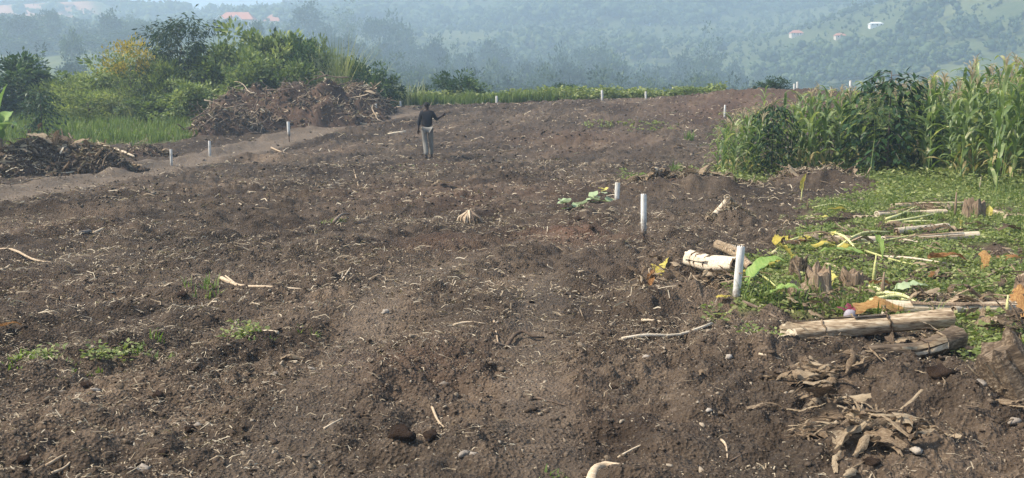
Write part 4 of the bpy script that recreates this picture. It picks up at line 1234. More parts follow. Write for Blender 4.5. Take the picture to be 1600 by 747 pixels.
# ------------------------------------------------------------------ sticks, roots and chips lying on the field
def wlift(x, y):
    return .05 * float(weed_m(np.array([x]), np.array([y]))[0])
def gline(pix, lift=.01, arch=0.0):
    """3-D points on the soil under a row of image points"""
    out = []
    for i, (a, b) in enumerate(pix):
        p = P(a, b); t = i / max(1, len(pix) - 1)
        out.append(Vector((p[0], p[1], top_z(p[0], p[1]) + lift + wlift(p[0], p[1]) + arch * math.sin(math.pi * t))))
    return out
def smooth_line(pts, n=3):
    out = []
    for a, b in zip(pts[:-1], pts[1:]):
        for k in range(n): out.append(a.lerp(b, k / n))
    out.append(pts[-1])
    for _ in range(2):
        out = [out[0]] + [(out[i - 1] + out[i] * 2 + out[i + 1]) / 4 for i in range(1, len(out) - 1)] + [out[-1]]
    return out
def stick(name, pix, r, label, mat='wood', forks=(), arch=0.0, lift=None, cat='stick', taper=.45, group=None):
    pts = gline(pix, r * .7 if lift is None else lift, arch); c = pts[0].copy()
    rg = random.Random(int(pix[0][0] * 7 + pix[0][1]))
    def tb(pp, rr):
        pp = [q - c for q in smooth_line(pp)]; m = len(pp)
        return setmat(MB().tube(pp, [rr * (1 - (1 - taper) * i / (m - 1)) * rg.uniform(.88, 1.14) for i in range(m)], 7).mesh(name, True), M[mat])
    if not forks:
        o = obj(name, tb(pts, r), None, None, c); tag(o, label, cat, group); return o
    e = empty(name, c); tag(e, label, cat, group)
    obj('limb', tb(pts, r), None, e)
    for f in forks:
        fp = gline(f, r * .7, .03); obj('fork', tb(fp, r * .65), None, e)
    return e
stick('branch', [(346, 436), (372, 446), (410, 452), (486, 452)], .024, 'pale forked branch lying on the soil left of the middle', forks=[[(372, 446), (362, 437), (352, 431)]])
stick('branch', [(-20, 391), (20, 394), (50, 403), (80, 408)], .022, 'long pale stick reaching in from the left edge', 'wood')
stick('log_piece', [(126, 372), (140, 363)], .035, 'short grey log piece left of the field middle', 'bark', taper=.9, lift=.03)
stick('log_piece', [(146, 362), (162, 357)], .022, 'thinner pale log piece touching the short grey log', 'wood', taper=.9, lift=.03)
stick('branch', [(522, 352), (534, 342), (546, 332)], .03, 'dark bent branch sticking up on the upper field', 'wood_dark', arch=.08, lift=.06)
stick('branch', [(424, 231), (440, 238), (466, 241)], .035, 'pale forked sticks just below the dirt road', 'wood', forks=[[(440, 239), (448, 233), (452, 230)]])
stick('stick', [(606, 208), (634, 207)], .04, 'straight white stick left of the walking person', 'stem_pale', taper=.9)
stick('midrib', [(972, 531), (1010, 527), (1060, 520), (1112, 505)], .016, 'long curved straw-coloured banana rib in front of the leaf pile', 'stem_pale', arch=.02, taper=.8)
stick('stick', [(1002, 506), (1035, 508), (1068, 513)], .013, 'grey stick behind the long curved banana rib', 'wood')
stick('stick', [(708, 509), (730, 507), (757, 509)], .012, 'thin pale stick in the middle of the field', 'wood')
stick('stick', [(772, 504), (779, 528)], .012, 'small upright-looking pale stick beside the thin middle stick', 'wood')
stick('root', [(790, 526), (802, 519), (818, 516), (832, 521), (850, 519)], .02, 'dark arched root in the middle foreground', 'wood_dark', arch=.05)
stick('root', [(770, 529), (800, 527), (836, 524)], .016, 'dark straight root under the arched root', 'wood_dark')
stick('twig', [(838, 616), (865, 621), (895, 625)], .010, 'dark twig in the centre foreground', 'wood_dark')
stick('twig', [(966, 702), (1000, 690), (1054, 681)], .007, 'long thin pale twig near the bottom', 'wood')
stick('twig', [(1127, 684), (1135, 693), (1137, 706)], .009, 'small curved pale twig at the lower right of the soil', 'wood')
stick('twig', [(1140, 708), (1170, 700), (1210, 690)], .006, 'thin twig left of the dry leaf heap', 'wood_dark')
stick('stick', [(675, 628), (683, 645), (694, 657)], .010, 'left arm of a V of split straw in the foreground', 'wood')
stick('stick', [(708, 622), (698, 636), (686, 650)], .011, 'right arm of a V of split straw in the foreground', 'wood')
stick('stick', [(506, 660), (520, 656), (535, 649)], .008, 'short straw stalk at the lower left of centre', 'wood')
stick('stick', [(72, 721), (100, 710), (132, 697)], .011, 'upper stalk of a straw bundle at the bottom left', 'wood')
stick('stick', [(80, 727), (105, 717), (128, 706)], .009, 'lower stalk of a straw bundle at the bottom left', 'wood')
stick('stick', [(508, 747), (515, 735), (520, 752)], .009, 'bent pale straw at the bottom edge', 'wood', arch=.03)
stick('root', [(921, 752), (928, 733), (945, 724), (968, 731)], .030, 'thick pale curved root at the bottom edge', 'wood', arch=.02, taper=.55, lift=.005)
stick('chip', [(408, 519), (420, 521), (434, 524)], .022, 'white wood chip near the round green weed', 'stem_pale', taper=.7)
stick('stick', [(150, 470), (156, 466)], .012, 'tiny pale chip below the short logs', 'stem_pale')
stick('stick', [(1160, 484), (1190, 489), (1218, 497)], .02, 'dark fibrous strip beside the nearest white post', 'wood_dark')
stick('stick', [(1000, 552), (1030, 549)], .008, 'pale straw below the long curved rib', 'wood')
stick('stick', [(560, 290), (552, 262)], .02, 'thin pale stalk below the person', 'wood')
stick('stick', [(556, 258), (580, 270)], .018, 'thin dark stalk crossing below the person', 'wood_dark')
stick('stick', [(600, 300), (640, 310)], .016, 'thin stick on the upper field', 'wood')
stick('stick', [(1185, 560), (1222, 561)], .011, 'straight straw left of the torn rotten stem', 'wood')
stick('stick', [(470, 300), (520, 296)], .018, 'long thin stick on the slope left of centre', 'wood')
stick('stick', [(390, 301), (410, 299)], .02, 'short pale stick on the slope at the left', 'wood')
stick('stick', [(610, 380), (590, 395)], .012, 'thin stalk in mid field', 'wood')
stick('stick', [(536, 436), (548, 424)], .012, 'slanted straw right of the forked branch', 'wood')

# dry leaf scraps on the field
def leaf_at(px, py, L, rz, me, label, tilt=0.0, roll=0.0, dz=.02, name='dry_leaf', group='dry leaves lying on the soil', cat='leaf', w=1.0):
    p = P(px, py); o = obj(name, me, None, None, (p[0], p[1], top_z(p[0], p[1]) + dz + wlift(p[0], p[1])), (roll, tilt, rz), (L, L * w, L)); tag(o, label, cat, group); return o
for i, (px, py, L, rz, lab) in enumerate([(692, 290, .5, .3, 'pale dry leaf scrap below the person, leftmost of three'), (714, 297, .35, 1.2, 'pale dry leaf scrap below the person, middle of three'),
        (738, 297, .45, .1, 'pale dry leaf scrap below the person, rightmost of three'), (848, 285, .4, .2, 'small dry leaf scrap on the upper field'),
        (15, 520, .22, .6, 'orange-brown leaf scrap at the left edge'), (455, 560, .2, .2, 'thin leaf scrap in the lower left'), (1100, 590, .16, 1.0, 'leaf scrap in the lower right soil'),
        (1185, 640, .18, .3, 'flat grey leaf scrap left of the dry leaf heap'), (640, 193, .6, .3, 'white scrap beside the walking person'), (700, 175, .9, .1, 'pale board-like scrap beyond the person'),
        (1062, 230, .5, .2, 'pale scrap on the upper right of the field'), (905, 430, .3, 1, 'pale scrap in the middle right soil')]):
    leaf_at(px, py, L, rz, DRY[i % 10] if i != 4 else ORANGE[0], lab)

# fibrous stump in mid field
def fibre_stump(px, py, r, h, n, label, mats=('wood', 'wood_dark'), seed=1):
    p = P3(px, py); e = empty('fibre_stump', p); tag(e, label, 'stump'); rg = random.Random(seed)
    for i in range(n):
        a = rg.uniform(0, 6.28); s = rg.uniform(.5, 1.25); t = Vector((math.cos(a) * .08 * r, math.sin(a) * .08 * r, h * rg.uniform(.8, 1)))
        q = Vector((math.cos(a) * r * s, math.sin(a) * r * s, -.02))
        m = t.lerp(q, .5) + Vector((math.cos(a), math.sin(a), .8)) * r * .18
        obj('fibre', setmat(MB().tube([t, m, q], [r * .07, r * .08, r * .04], 5).mesh('fibre', True), M[rg.choice(mats)]), None, e)
fibre_stump(733, 346, .22, .26, 26, 'small fibrous stump with splayed pale roots in mid field', ('wood', 'wood', 'wood_dark'))
fibre_stump(300, 430, .1, .06, 8, 'small frayed root tuft above the forked branch', seed=4)
fibre_stump(1130, 420, .12, .08, 10, 'frayed roots at the end of the fallen banana stem', seed=5)

# individual stones and clods
def rock_mesh(seed, flat=.6):
    rg = np.random.default_rng(seed); V = ICO_V.copy(); F = [tuple(f) for f in ICO_F]
    # one subdivision
    V = list(map(np.array, V)); cache = {}; F2 = []
    def midp(a, b):
        k = (min(a, b), max(a, b))
        if k not in cache: V.append((V[a] + V[b]) / 2 * 1.12); cache[k] = len(V) - 1
        return cache[k]
    for a, b, c in F:
        ab, bc, ca = midp(a, b), midp(b, c), midp(c, a); F2 += [(a, ab, ca), (b, bc, ab), (c, ca, bc), (ab, bc, ca)]
    V = np.array(V) * (1 + .22 * rg.normal(size=(len(V), 1))) * np.array([1.2, .9, flat])
    return np_mesh('stone', V, np.array(F2))
STONE = [setmat(rock_mesh(s), M['stone']) for s in range(5)]
CLODM = [setmat(rock_mesh(s + 20, .75), M['heap_soil']) for s in range(5)]
for i, (px, py, s, kind, lab) in enumerate([
        (136, 606, .065, 'c', 'brown clod with a pale chip in the lower left'), (95, 603, .04, 's', 'pale stone left of the brown clod'), (80, 606, .03, 's', 'small pale stone, leftmost of the lower left group'),
        (150, 612, .035, 's', 'pale stone touching the brown clod'), (246, 614, .07, 'c', 'low brown clod right of the stone group'), (342, 581, .04, 'c', 'dark cube-like clod left of centre'),
        (296, 650, .06, 'c', 'crumbling dark clod in the lower left'), (308, 642, .03, 's', 'yellowish stone beside the crumbling clod'), (38, 720, .06, 'c', 'dark clod at the bottom left corner'),
        (225, 722, .045, 's', 'pale pointed stone near the bottom left'), (205, 737, .05, 's', 'flat pale stone at the bottom left'), (255, 703, .05, 'c', 'brown clod at the bottom left'),
        (694, 584, .04, 's', 'white stone right of the tyre track'), (724, 720, .045, 's', 'pale rounded stone at the bottom centre'), (740, 722, .03, 's', 'small stone right of the pale rounded stone'),
        (1138, 560, .045, 's', 'grey stone by the lower right soil'), (1088, 567, .03, 's', 'small white stone in the lower right soil'), (628, 698, .11, 'c', 'overhanging dark clod at the bottom centre'),
        (675, 696, .09, 'c', 'dark clod right of the overhanging clod'), (1468, 628, .13, 'c', 'large dark block of soil on the right mound'), (1420, 690, .09, 'c', 'dark clod below the right mound'),
        (1530, 640, .05, 's', 'angular pale stone right of the dark soil block'), (1585, 668, .05, 's', 'pale stone at the lower right edge'), (1430, 725, .06, 's', 'pale stone at the bottom right'),
        (1362, 735, .07, 'c', 'brown clod under the dry leaf heap'), (830, 470, .06, 'c', 'brown clod at the upper end of the right track'), (285, 462, .09, 'c', 'dark clod above the hole left of centre'),
        (905, 350, .12, 'c', 'reddish clod on the low rise right of centre'), (925, 362, .09, 'c', 'second clod on the low rise right of centre'), (915, 372, .07, 'c', 'lowest clod on the rise right of centre'),
        (602, 485, .06, 's', 'round grey stone in the middle of the field'), (1010, 560, .035, 's', 'small stone below the long curved rib'), (1108, 646, .03, 's', 'white pebble-like stone in the lower right'),
        (430, 575, .04, 's', 'grey stone left of the tyre track'), (487, 572, .035, 's', 'pale stone at the edge of the tyre track'), (1480, 700, .06, 'c', 'brown clod at the lower right'),
        (960, 600, .04, 'c', 'small dark clod in the right foreground'), (880, 545, .035, 'c', 'small clod below the arched root')]):
    s *= .55 if kind == 'c' else .7
    p = P(px, py); tag(obj('stone' if kind == 's' else 'soil_clod', (STONE if kind == 's' else CLODM)[i % 5], None, None, (p[0], p[1], top_z(p[0], p[1]) + s * .25), (random.uniform(-.3, .3), random.uniform(-.3, .3), i * 1.3), s),
                       lab, 'stone' if kind == 's' else 'clod', 'stones and clods on the field')

# pumpkin-like vine leaves in mid field
def vine(px, py, n, r, label, mat, seed):
    p = P3(px, py); e = empty('vine_plant', p); tag(e, label, 'plant'); rg = random.Random(seed)
    V = [(0, 0, 0)] + [(math.cos(a * .785) * (.5 if a % 2 else .42), math.sin(a * .785) * (.5 if a % 2 else .42), .06 if a % 2 else -.02) for a in range(8)]
    me = setmat(MB().add(V, [(0, i + 1, (i + 1) % 8 + 1) for i in range(8)]).mesh('leaf', True), M[mat])
    for i in range(n):
        obj('leaf', me, None, e, (rg.uniform(-r, r), rg.uniform(-r, r) * .6, rg.uniform(.05, .2)), (rg.uniform(-.5, .5), rg.uniform(-.5, .5), rg.uniform(0, 6)), rg.uniform(.14, .26))
    obj('stem', setmat(MB().tube([(-r, 0, .02), (0, .03, .06), (r, 0, .03)], [.008] * 3, 5).mesh('stem'), M['stalk']), None, e)
vine(902, 326, 10, .28, 'wilted grey-green vine leaves in front of the half-buried post', 'pale_green_leaf', 1)
vine(938, 312, 6, .2, 'pale vine leaves left of the half-buried post', 'pale_green_leaf', 2)
vine(942, 300, 2, .06, 'bright yellow-green vine leaf behind the wilted vine', 'yellow_leaf', 3)
vine(1000, 280, 8, .35, 'green vine leaves behind the white post on the ridge', 'green_leaf', 4)

# ------------------------------------------------------------------ cut banana stems, stumps, shoots and leaves on the right
def pseudostem(pix, r0, r1, label, mat='stem_pale', bands=1, strips=3, lift=None, seed=0, cat='log', name='banana_log', torn=False, arch=0.0, group='cut banana stems'):
    pts = gline(pix, r0 * .8 if lift is None else lift, arch); c = pts[0].copy(); pts = [q - c for q in smooth_line(pts, 5)]
    rg = random.Random(seed + 5); n = len(pts); k = 20
    e = empty(name, c); tag(e, label, cat, group)
    mb = MB(); V = []; F = []
    ax = (pts[-1] - pts[0]).normalized(); a = ax.cross(Vector((0, 0, 1))).normalized(); b = a.cross(ax)
    lob = [rg.uniform(.88, 1.12) for _ in range(k)]
    for i in range(n):
        t = i / (n - 1); r = (r0 + (r1 - r0) * t) * (1 + .06 * math.sin(t * 7 + seed) + .04 * rg.uniform(-1, 1))
        for j in range(k):
            an = 6.2832 * j / k
            sh = 0.0
            if i == 0: sh = .5 * r0 * math.cos(an)           # slanted cut
            if torn and i == n - 1: sh = rg.uniform(-.1, .28) * r1
            V.append(pts[i] + ax * sh + (a * math.cos(an) + b * math.sin(an)) * r * lob[j])
    for i in range(n - 1):
        for j in range(k): F.append((i * k + j, i * k + (j + 1) % k, (i + 1) * k + (j + 1) % k, (i + 1) * k + j))
    obj('stem', setmat(MB().add(V, F).mesh('stem', True), M[mat]), None, e)
    for end, i0, m2 in ((0, 0, 'stem_pale' if mat != 'stem_rot' else 'stem_rot'), (1, (n - 1) * k, 'stem_brown' if not torn else 'stem_rot')):
        ring = [Vector(V[i0 + j]) for j in range(k)]; ct = sum(ring, Vector()) / k
        W = list(ring); FF = []; inn = ax * (.03 if end == 0 else -.05)
        for q, s in enumerate((.8, .55, .3)):
            W += [ct + (v - ct) * s + inn * (1 if q % 2 else -.15) for v in ring]
            for j in range(k): FF.append((q * k + j, q * k + (j + 1) % k, (q + 1) * k + (j + 1) % k, (q + 1) * k + j))
        FF.append(tuple(3 * k + j for j in range(k)))
        obj('cut_end', setmat(MB().add(W, FF).mesh('cut_end'), M[m2]), None, e)
    for q in range(strips):                                    # loose outer sheaths
        an = rg.uniform(-.3, 3.4); t0 = rg.uniform(0, .5); t1 = t0 + rg.uniform(.3, .5); SV = []; SF = []
        for i in range(8):
            t = t0 + (t1 - t0) * i / 7; cpt = pts[min(n - 1, int(t * (n - 1)))]; r = (r0 + (r1 - r0) * t) * 1.06
            for w in (-.28, 0, .28):
                aa = an + w * (1 - .5 * i / 7); SV.append(cpt + ax * 0.0 + (a * math.cos(aa) + b * math.sin(aa)) * (r * (1.02 + .16 * max(0, i - 5) + .10 * max(0, 1 - i)) + .006))
        for i in range(7):
            for j in range(2): SF.append((i * 3 + j, i * 3 + j + 1, i * 3 + j + 4, i * 3 + j + 3))
        obj('sheath', setmat(MB().add(SV, SF).mesh('sheath', True), M[rg.choice(['stem_pale', 'dry', 'stem_brown'])]), None, e)
    for q in range(bands):
        t = .2 + .5 * (q + rg.random() * .5) / max(1, bands); cpt = pts[int(t * (n - 1))]; r = (r0 + (r1 - r0) * t) * 1.09
        rp = [cpt + ax * (.012 * math.sin(j * 2.1) + .02 * j / 14) + (a * math.cos(j / 14 * 6.28) + b * math.sin(j / 14 * 6.28)) * r for j in range(15)]
        obj('fibre_band', setmat(MB().tube(rp, .009, 5).mesh('fibre_band', True), M['wood_dark' if q % 2 else 'dry']), None, e)
    return e
pseudostem([(1232, 521), (1484, 516)], .084, .078, 'thick pale banana log lying across the front of the weeds', bands=3, strips=6, seed=1)
pseudostem([(1492, 553), (1430, 562), (1352, 566)], .085, .05, 'dark rotten banana stem with a torn end below the thick pale log', 'stem_rot', bands=2, strips=5, seed=2, torn=True, lift=.10)
pseudostem([(1384, 492), (1470, 494), (1560, 492), (1660, 490)], .06, .06, 'whitish banana stem behind the thick pale log, running out right', 'stem_pale', 2, 6, seed=3)
pseudostem([(1590, 478), (1540, 486), (1490, 497)], .05, .03, 'short pale stem with peeling sheaths at the right edge', 'stem_pale', 1, 4, seed=13)
pseudostem([(1076, 420), (1110, 432), (1150, 446)], .105, .09, 'short thick pale banana stem in the pile left of the nearest post', 'stem_pale', 4, 4, seed=4, lift=.20)
pseudostem([(1120, 405), (1148, 425), (1172, 440)], .06, .05, 'thin pale stem on top of the pile left of the nearest post', 'stem_pale', 2, 3, seed=5, lift=.24)
pseudostem([(1395, 330), (1460, 328), (1532, 326)], .05, .045, 'straight pale stem at the upper edge of the cut bananas', 'stem_pale', 1, 3, seed=6)
pseudostem([(1370, 341), (1420, 339), (1478, 338)], .05, .045, 'whitish stem in front of the upper straight stem', 'stem_pale', 1, 3, seed=7)
pseudostem([(1545, 336), (1600, 340), (1680, 344)], .06, .06, 'whitish stem running out at the right edge beside the upper stump', 'stem_pale', 1, 3, seed=8)
pseudostem([(1478, 362), (1440, 367), (1400, 372)], .055, .05, 'short chopped yellowish stem in the second row', 'stem_pale', 1, 3, seed=9)
pseudostem([(1300, 380), (1400, 377), (1528, 377)], .048, .05, 'long slender stem of the second row ending in a dark cut', 'stem_pale', 2, 3, seed=10)
pseudostem([(1020, 292), (1040, 288)], .06, .05, 'short pale log piece on the low ridge', 'stem_pale', 1, 1, seed=11, lift=.2)
pseudostem([(1135, 345), (1155, 337)], .05, .045, 'pale chopped stalk on the root clump', 'stem_pale', 1, 1, seed=12, lift=.16)
pseudostem([(1116, 347), (1134, 344)], .05, .05, 'second chopped stalk on the root clump', 'stem_pale', 1, 1, seed=14, lift=.12)

def stump(px, py, r, h, label, frayed=True, seed=0, tilt=(0, 0), mat='stem_brown'):
    p = P3(px, py); e = empty('banana_stump', p); e.rotation_euler = (tilt[0], tilt[1], seed); tag(e, label, 'stump', 'banana stumps')
    rg = random.Random(seed + 40); k = 22; V = []; F = []
    lob = [1 + .10 * math.sin(j * 1.7 + seed) + rg.uniform(-.06, .06) for j in range(k)]
    zs = (-.06, .15 * h, .5 * h, .85 * h, h)
    for i, z in enumerate(zs):
        for j in range(k):
            an = 6.2832 * j / k; rr = r * (1.18 - .28 * i / 4) * lob[j]
            V.append((math.cos(an) * rr, math.sin(an) * rr, z + (h * .16 * rg.uniform(-1, 1) if i == 4 and frayed else 0) + (h * .12 * math.cos(an) if i == 4 else 0)))
    for i in range(4):
        for j in range(k): F.append((i * k + j, i * k + (j + 1) % k, (i + 1) * k + (j + 1) % k, (i + 1) * k + j))
    V += [(math.cos(6.2832 * j / k) * r * .55, math.sin(6.2832 * j / k) * r * .55, h * .86) for j in range(k)] + [(0, 0, h * .9)]
    for j in range(k):
        F.append((4 * k + j, 4 * k + (j + 1) % k, 5 * k + (j + 1) % k, 5 * k + j)); F.append((5 * k + j, 5 * k + (j + 1) % k, 6 * k))
    obj('stem', setmat(MB().add(V, F).mesh('stem'), M[mat]), None, e)
    for q in range(9):
        an = rg.uniform(0, 6.28); r1 = r * 1.12
        o = obj('sheath', rg.choice(DRYN), None, e, (math.cos(an) * r1, math.sin(an) * r1, h * rg.uniform(.35, .6)), (0, R(-78) + rg.uniform(-.2, .2), an), h * rg.uniform(.7, 1.1))
    return e
stump(1277, 466, .125, .30, 'broad fibrous brown banana stump behind the thick log', seed=1)
stump(1240, 470, .10, .18, 'low curled banana stump left of the broad brown stump', seed=2, tilt=(.1, -.3))
stump(1330, 452, .11, .22, 'torn splintered banana stump right of the broad brown stump', seed=3)
stump(1522, 341, .16, .30, 'grey-brown stump among the upper cut stems', seed=4)
stump(1248, 432, .10, .22, 'dark rotten stump behind the yellow shoot', seed=5, mat='stem_rot')
stump(1590, 632, .16, .34, 'dark curled banana stump cut by the lower right edge', seed=6, tilt=(0, -.5), mat='stem_rot')
stump(1600, 470, .10, .25, 'orange-brown stump at the right edge', seed=7)
stump(1380, 455, .05, .10, 'tiny stump base between two pale spikes', seed=8)

def shoot(px, py, h, label, leaf=None, lean=0.0, mat='petiole', r=.016, lrot=(0, 0, 0)):
    p = P3(px, py); e = empty('banana_shoot', p); tag(e, label, 'shoot', 'banana shoots')
    obj('stem', setmat(MB().tube([(0, 0, -.03), (lean * .3, 0, h * .5), (lean, 0, h)], [r, r * .8, r * .3], 7).mesh('stem', True), M[mat]), None, e)
    if leaf:
        L, W, lm, z = leaf
        obj('leaf', banana_leaf_mesh(int(px), L, W, .35, .5, .1, lm), None, e, (lean * z, 0, h * z), lrot)
    obj('base_sheath', DRYN[int(px) % 8], None, e, (0, 0, h * .12), (0, R(-70), 1.0), h * .35)
    return e
shoot(1252, 315, .30, 'slim yellow rolled shoot standing at the edge of the bare soil', (.40, .10, 'yellow_leaf', .6), .01, lrot=(0, -.3, -1.2))
shoot(1262, 325, .18, 'short brown shoot beside the slim yellow one', None, 0, 'stem_brown')
shoot(1254, 450, .34, 'yellow-leaved shoot behind the low curled stump', (.24, .14, 'yellow_leaf', .95), -.13, 'stem_brown', lrot=(.4, .3, 2.6))
shoot(1500, 372, .20, 'small yellow-leaved shoot in front of the upper stump', (.16, .10, 'yellow_leaf', .7), .0, lrot=(0, -.3, 2.4))
shoot(1545, 345, .16, 'tiny yellow leaf shoot right of the upper stump', (.18, .11, 'yellow_leaf', .4), .0, lrot=(0, -.4, 1.2))
shoot(1492, 342, .46, 'tall thin brown spike left of the upper stump', None, 0.0, 'stem_brown', .028)
shoot(1364, 448, .42, 'pale pointed spike, taller one behind the green petioles', None, .02, 'petiole', .022)
shoot(1378, 468, .28, 'pale pointed spike, shorter one in front of the green petioles', None, .01, 'stem_brown', .024)
shoot(1573, 494, .20, 'pale spike near the right edge', None, .0, 'petiole', .02)
shoot(1490, 615 - 60, .12, 'thin brown spike near the torn rotten stem', None, 0, 'stem_brown', .012)
shoot(1530, 300, .35, 'slender dead stalk under the maize', None, .02, 'wood', .012)

def petiole(pix, r, label, arch=.05, mat='petiole', lift=None):
    return stick('petiole', pix, r * 1.25, label, mat, arch=arch, lift=lift, cat='leaf stalk', taper=.5, group='cut banana leaf stalks')
petiole([(1384, 349), (1408, 345), (1440, 324)], .022, 'thick yellow-green leaf stalk leaning on the upper stems', .06)
petiole([(1384, 352), (1430, 349), (1472, 336)], .020, 'second yellow-green leaf stalk below the leaning one', .04)
petiole([(1396, 350), (1440, 351), (1466, 349)], .016, 'pale green leaf stalk lying flat under the leaning stalks', .02)
petiole([(1205, 391), (1235, 378), (1290, 374), (1330, 384)], .018, 'curved yellow leaf stalk at the left end of the second row', .06)
petiole([(1298, 370), (1320, 384), (1338, 396)], .02, 'pale broken leaf stalk pointing at the green leaf', .1)
petiole([(1310, 392), (1345, 374), (1390, 370)], .018, 'arched green leaf stalk of the second row', .05)
petiole([(1330, 390), (1380, 383), (1440, 374)], .016, 'slender yellow leaf stalk of the second row', .04)
petiole([(1378, 402), (1420, 412), (1490, 422)], .015, 'long yellow-brown leaf stalk below the second row', .02, 'stem_pale')
petiole([(1352, 398), (1400, 418), (1440, 425)], .012, 'pale green rib running from the green leaf', .02)
petiole([(1356, 456), (1400, 466), (1446, 488)], .020, 'yellow-green leaf stalk behind the thick log, upper one', .04)
petiole([(1360, 480), (1400, 476), (1425, 478)], .018, 'yellow-green leaf stalk behind the thick log, lower one', .03)
petiole([(1370, 468), (1410, 474), (1450, 492)], .016, 'yellow-green leaf stalk behind the thick log, middle one', .05)
petiole([(1270, 330), (1300, 326), (1325, 327)], .014, 'pale stalk in the weeds left of the upper stems', .02)
petiole([(1168, 424), (1195, 440), (1225, 470)], .012, 'green leaf rib beside the nearest white post', .02)
petiole([(1290, 418), (1308, 424), (1318, 430)], .014, 'short pale stalk above the torn stump', .01, 'stem_pale')
petiole([(1540, 440), (1570, 428), (1600, 420)], .014, 'brown stalk at the right edge of the third row', .03, 'stem_brown')

def bleaf(px, py, L, W, rz, label, mat='green_leaf', tilt=0.0, droop=.7, dz=.04, roll=0.0, seed=0, tear=.15):
    p = P3(px, py, dz + .05); o = obj('banana_leaf', banana_leaf_mesh(seed + 200, L, W, droop, .25, tear, mat), None, None, p, (roll, tilt, rz)); tag(o, label, 'leaf', 'banana leaves on the weeds'); return o
bleaf(1378, 412, .36, .26, 2.7, 'green banana leaf standing up in the second row', tilt=-.2, droop=.25, seed=1, roll=.6)
bleaf(1350, 410, .55, .20, 3.0, 'folded green banana leaf lying left of the upright one', tilt=.95, droop=.35, seed=2)
bleaf(1395, 470, .40, .20, .25, 'pale green banana leaf behind the petioles', 'pale_green_leaf', .95, .3, .05, seed=3)
bleaf(1165, 470, .5, .26, .15, 'green banana leaf drooping beside the nearest white post', tilt=.15, droop=.75, seed=4)
bleaf(1200, 478, .35, .18, -.5, 'bright green leaf on the weeds right of the nearest post', tilt=.6, droop=.6, seed=5)
bleaf(1210, 388, .3, .16, .9, 'yellow-green leaf at the left end of the second row', 'yellow_leaf', .5, .7, seed=6)
for i, (px, py, L, rz, me, lab, tl) in enumerate([
        (1480, 420, .62, .1, ORANGE[0], 'orange dry leaf arched across the third row', 0.0), (1537, 424, .42, 1.2, ORANGE[1], 'rusty upright dry leaf at the right of the third row', -1.0),
        (1462, 428, .35, .3, DRY[2], 'brown dry leaf under the arched orange leaf', 0), (1245, 384, .40, .4, ORANGE[2], 'brown-orange leaf in the tangle at the left of the second row', 0),
        (1300, 378, .25, 1.1, YELL[0], 'bright yellow leaf piece in the left tangle', -.4), (1275, 372, .5, .1, DRY[3], 'dry brown leaf in the left tangle', 0), (1225, 376, .35, 2.0, YELL[1], 'pale yellow leaf at the tip of the left tangle', 0),
        (1322, 395, .35, .6, YELL[2], 'yellow torn leaf behind the folded green leaf', 0), (1296, 455, .3, 1.3, YELL[3], 'yellow leaf leaning on the broad brown stump', -1.0), (1372, 496, .6, .05, ORANGE[3], 'orange-edged dry leaf just behind the thick log', 0),
        (1375, 455, .3, 0, ORANGE[0], 'orange dry leaf at the foot of the pale spikes', 0), (1215, 470, .25, .7, YELL[0], 'yellow leaf in the weeds left of the low stump', 0), (1452, 512, .16, .5, YELL[1], 'yellow scrap on the end of the thick log', 0),
        (1290, 342, .22, .2, YELL[2], 'orange-yellow leaf in the upper weeds', 0), (1575, 350, .3, .5, DRY[5], 'brown dry leaf under the upper right stem', -.4), (1455, 447, .2, .9, ORANGE[1], 'small orange-brown leaf in the weeds', -.5),
        (1520, 358, .4, .3, DRY[4], 'dark curled dry leaf at the end of the second row', 0), (1575, 408, .5, .2, ORANGE[2], 'brown leaf at the right edge of the third row', 0), (1598, 505, .5, 1.4, ORANGE[3], 'orange-brown hanging leaf at the right edge', -1.1),
        (1240, 538, .3, -.2, DRY[1], 'pale curled strip below the left end of the thick log', 0), (1290, 534, .3, .15, DRYN[2], 'grey strip under the thick log', 0), (1130, 478, .2, .3, YELL[3], 'yellow dry leaf at the foot of the nearest post', 0),
        (1018, 455, .36, 1.3, ORANGE[0], 'orange and black striped dry leaf at the left end of the pile', -.9), (1022, 425, .30, 1.9, YELL[1], 'yellow-brown dry leaf at the top left of the pile', -1.0), (1170, 430, .25, .6, YELL[2], 'yellow leaf tip right of the nearest post', -.5),
        (1040, 420, .3, 1.0, YELL[3], 'yellowish strip leaning on the pile', -.9)]):
    L *= .75; leaf_at(px, py, L, rz, me, lab, tl * .6, .5 * math.sin(i * 3), .05 + abs(tl) * L * .22, 'fallen_leaf', 'coloured leaves in the banana debris', w=1.6)

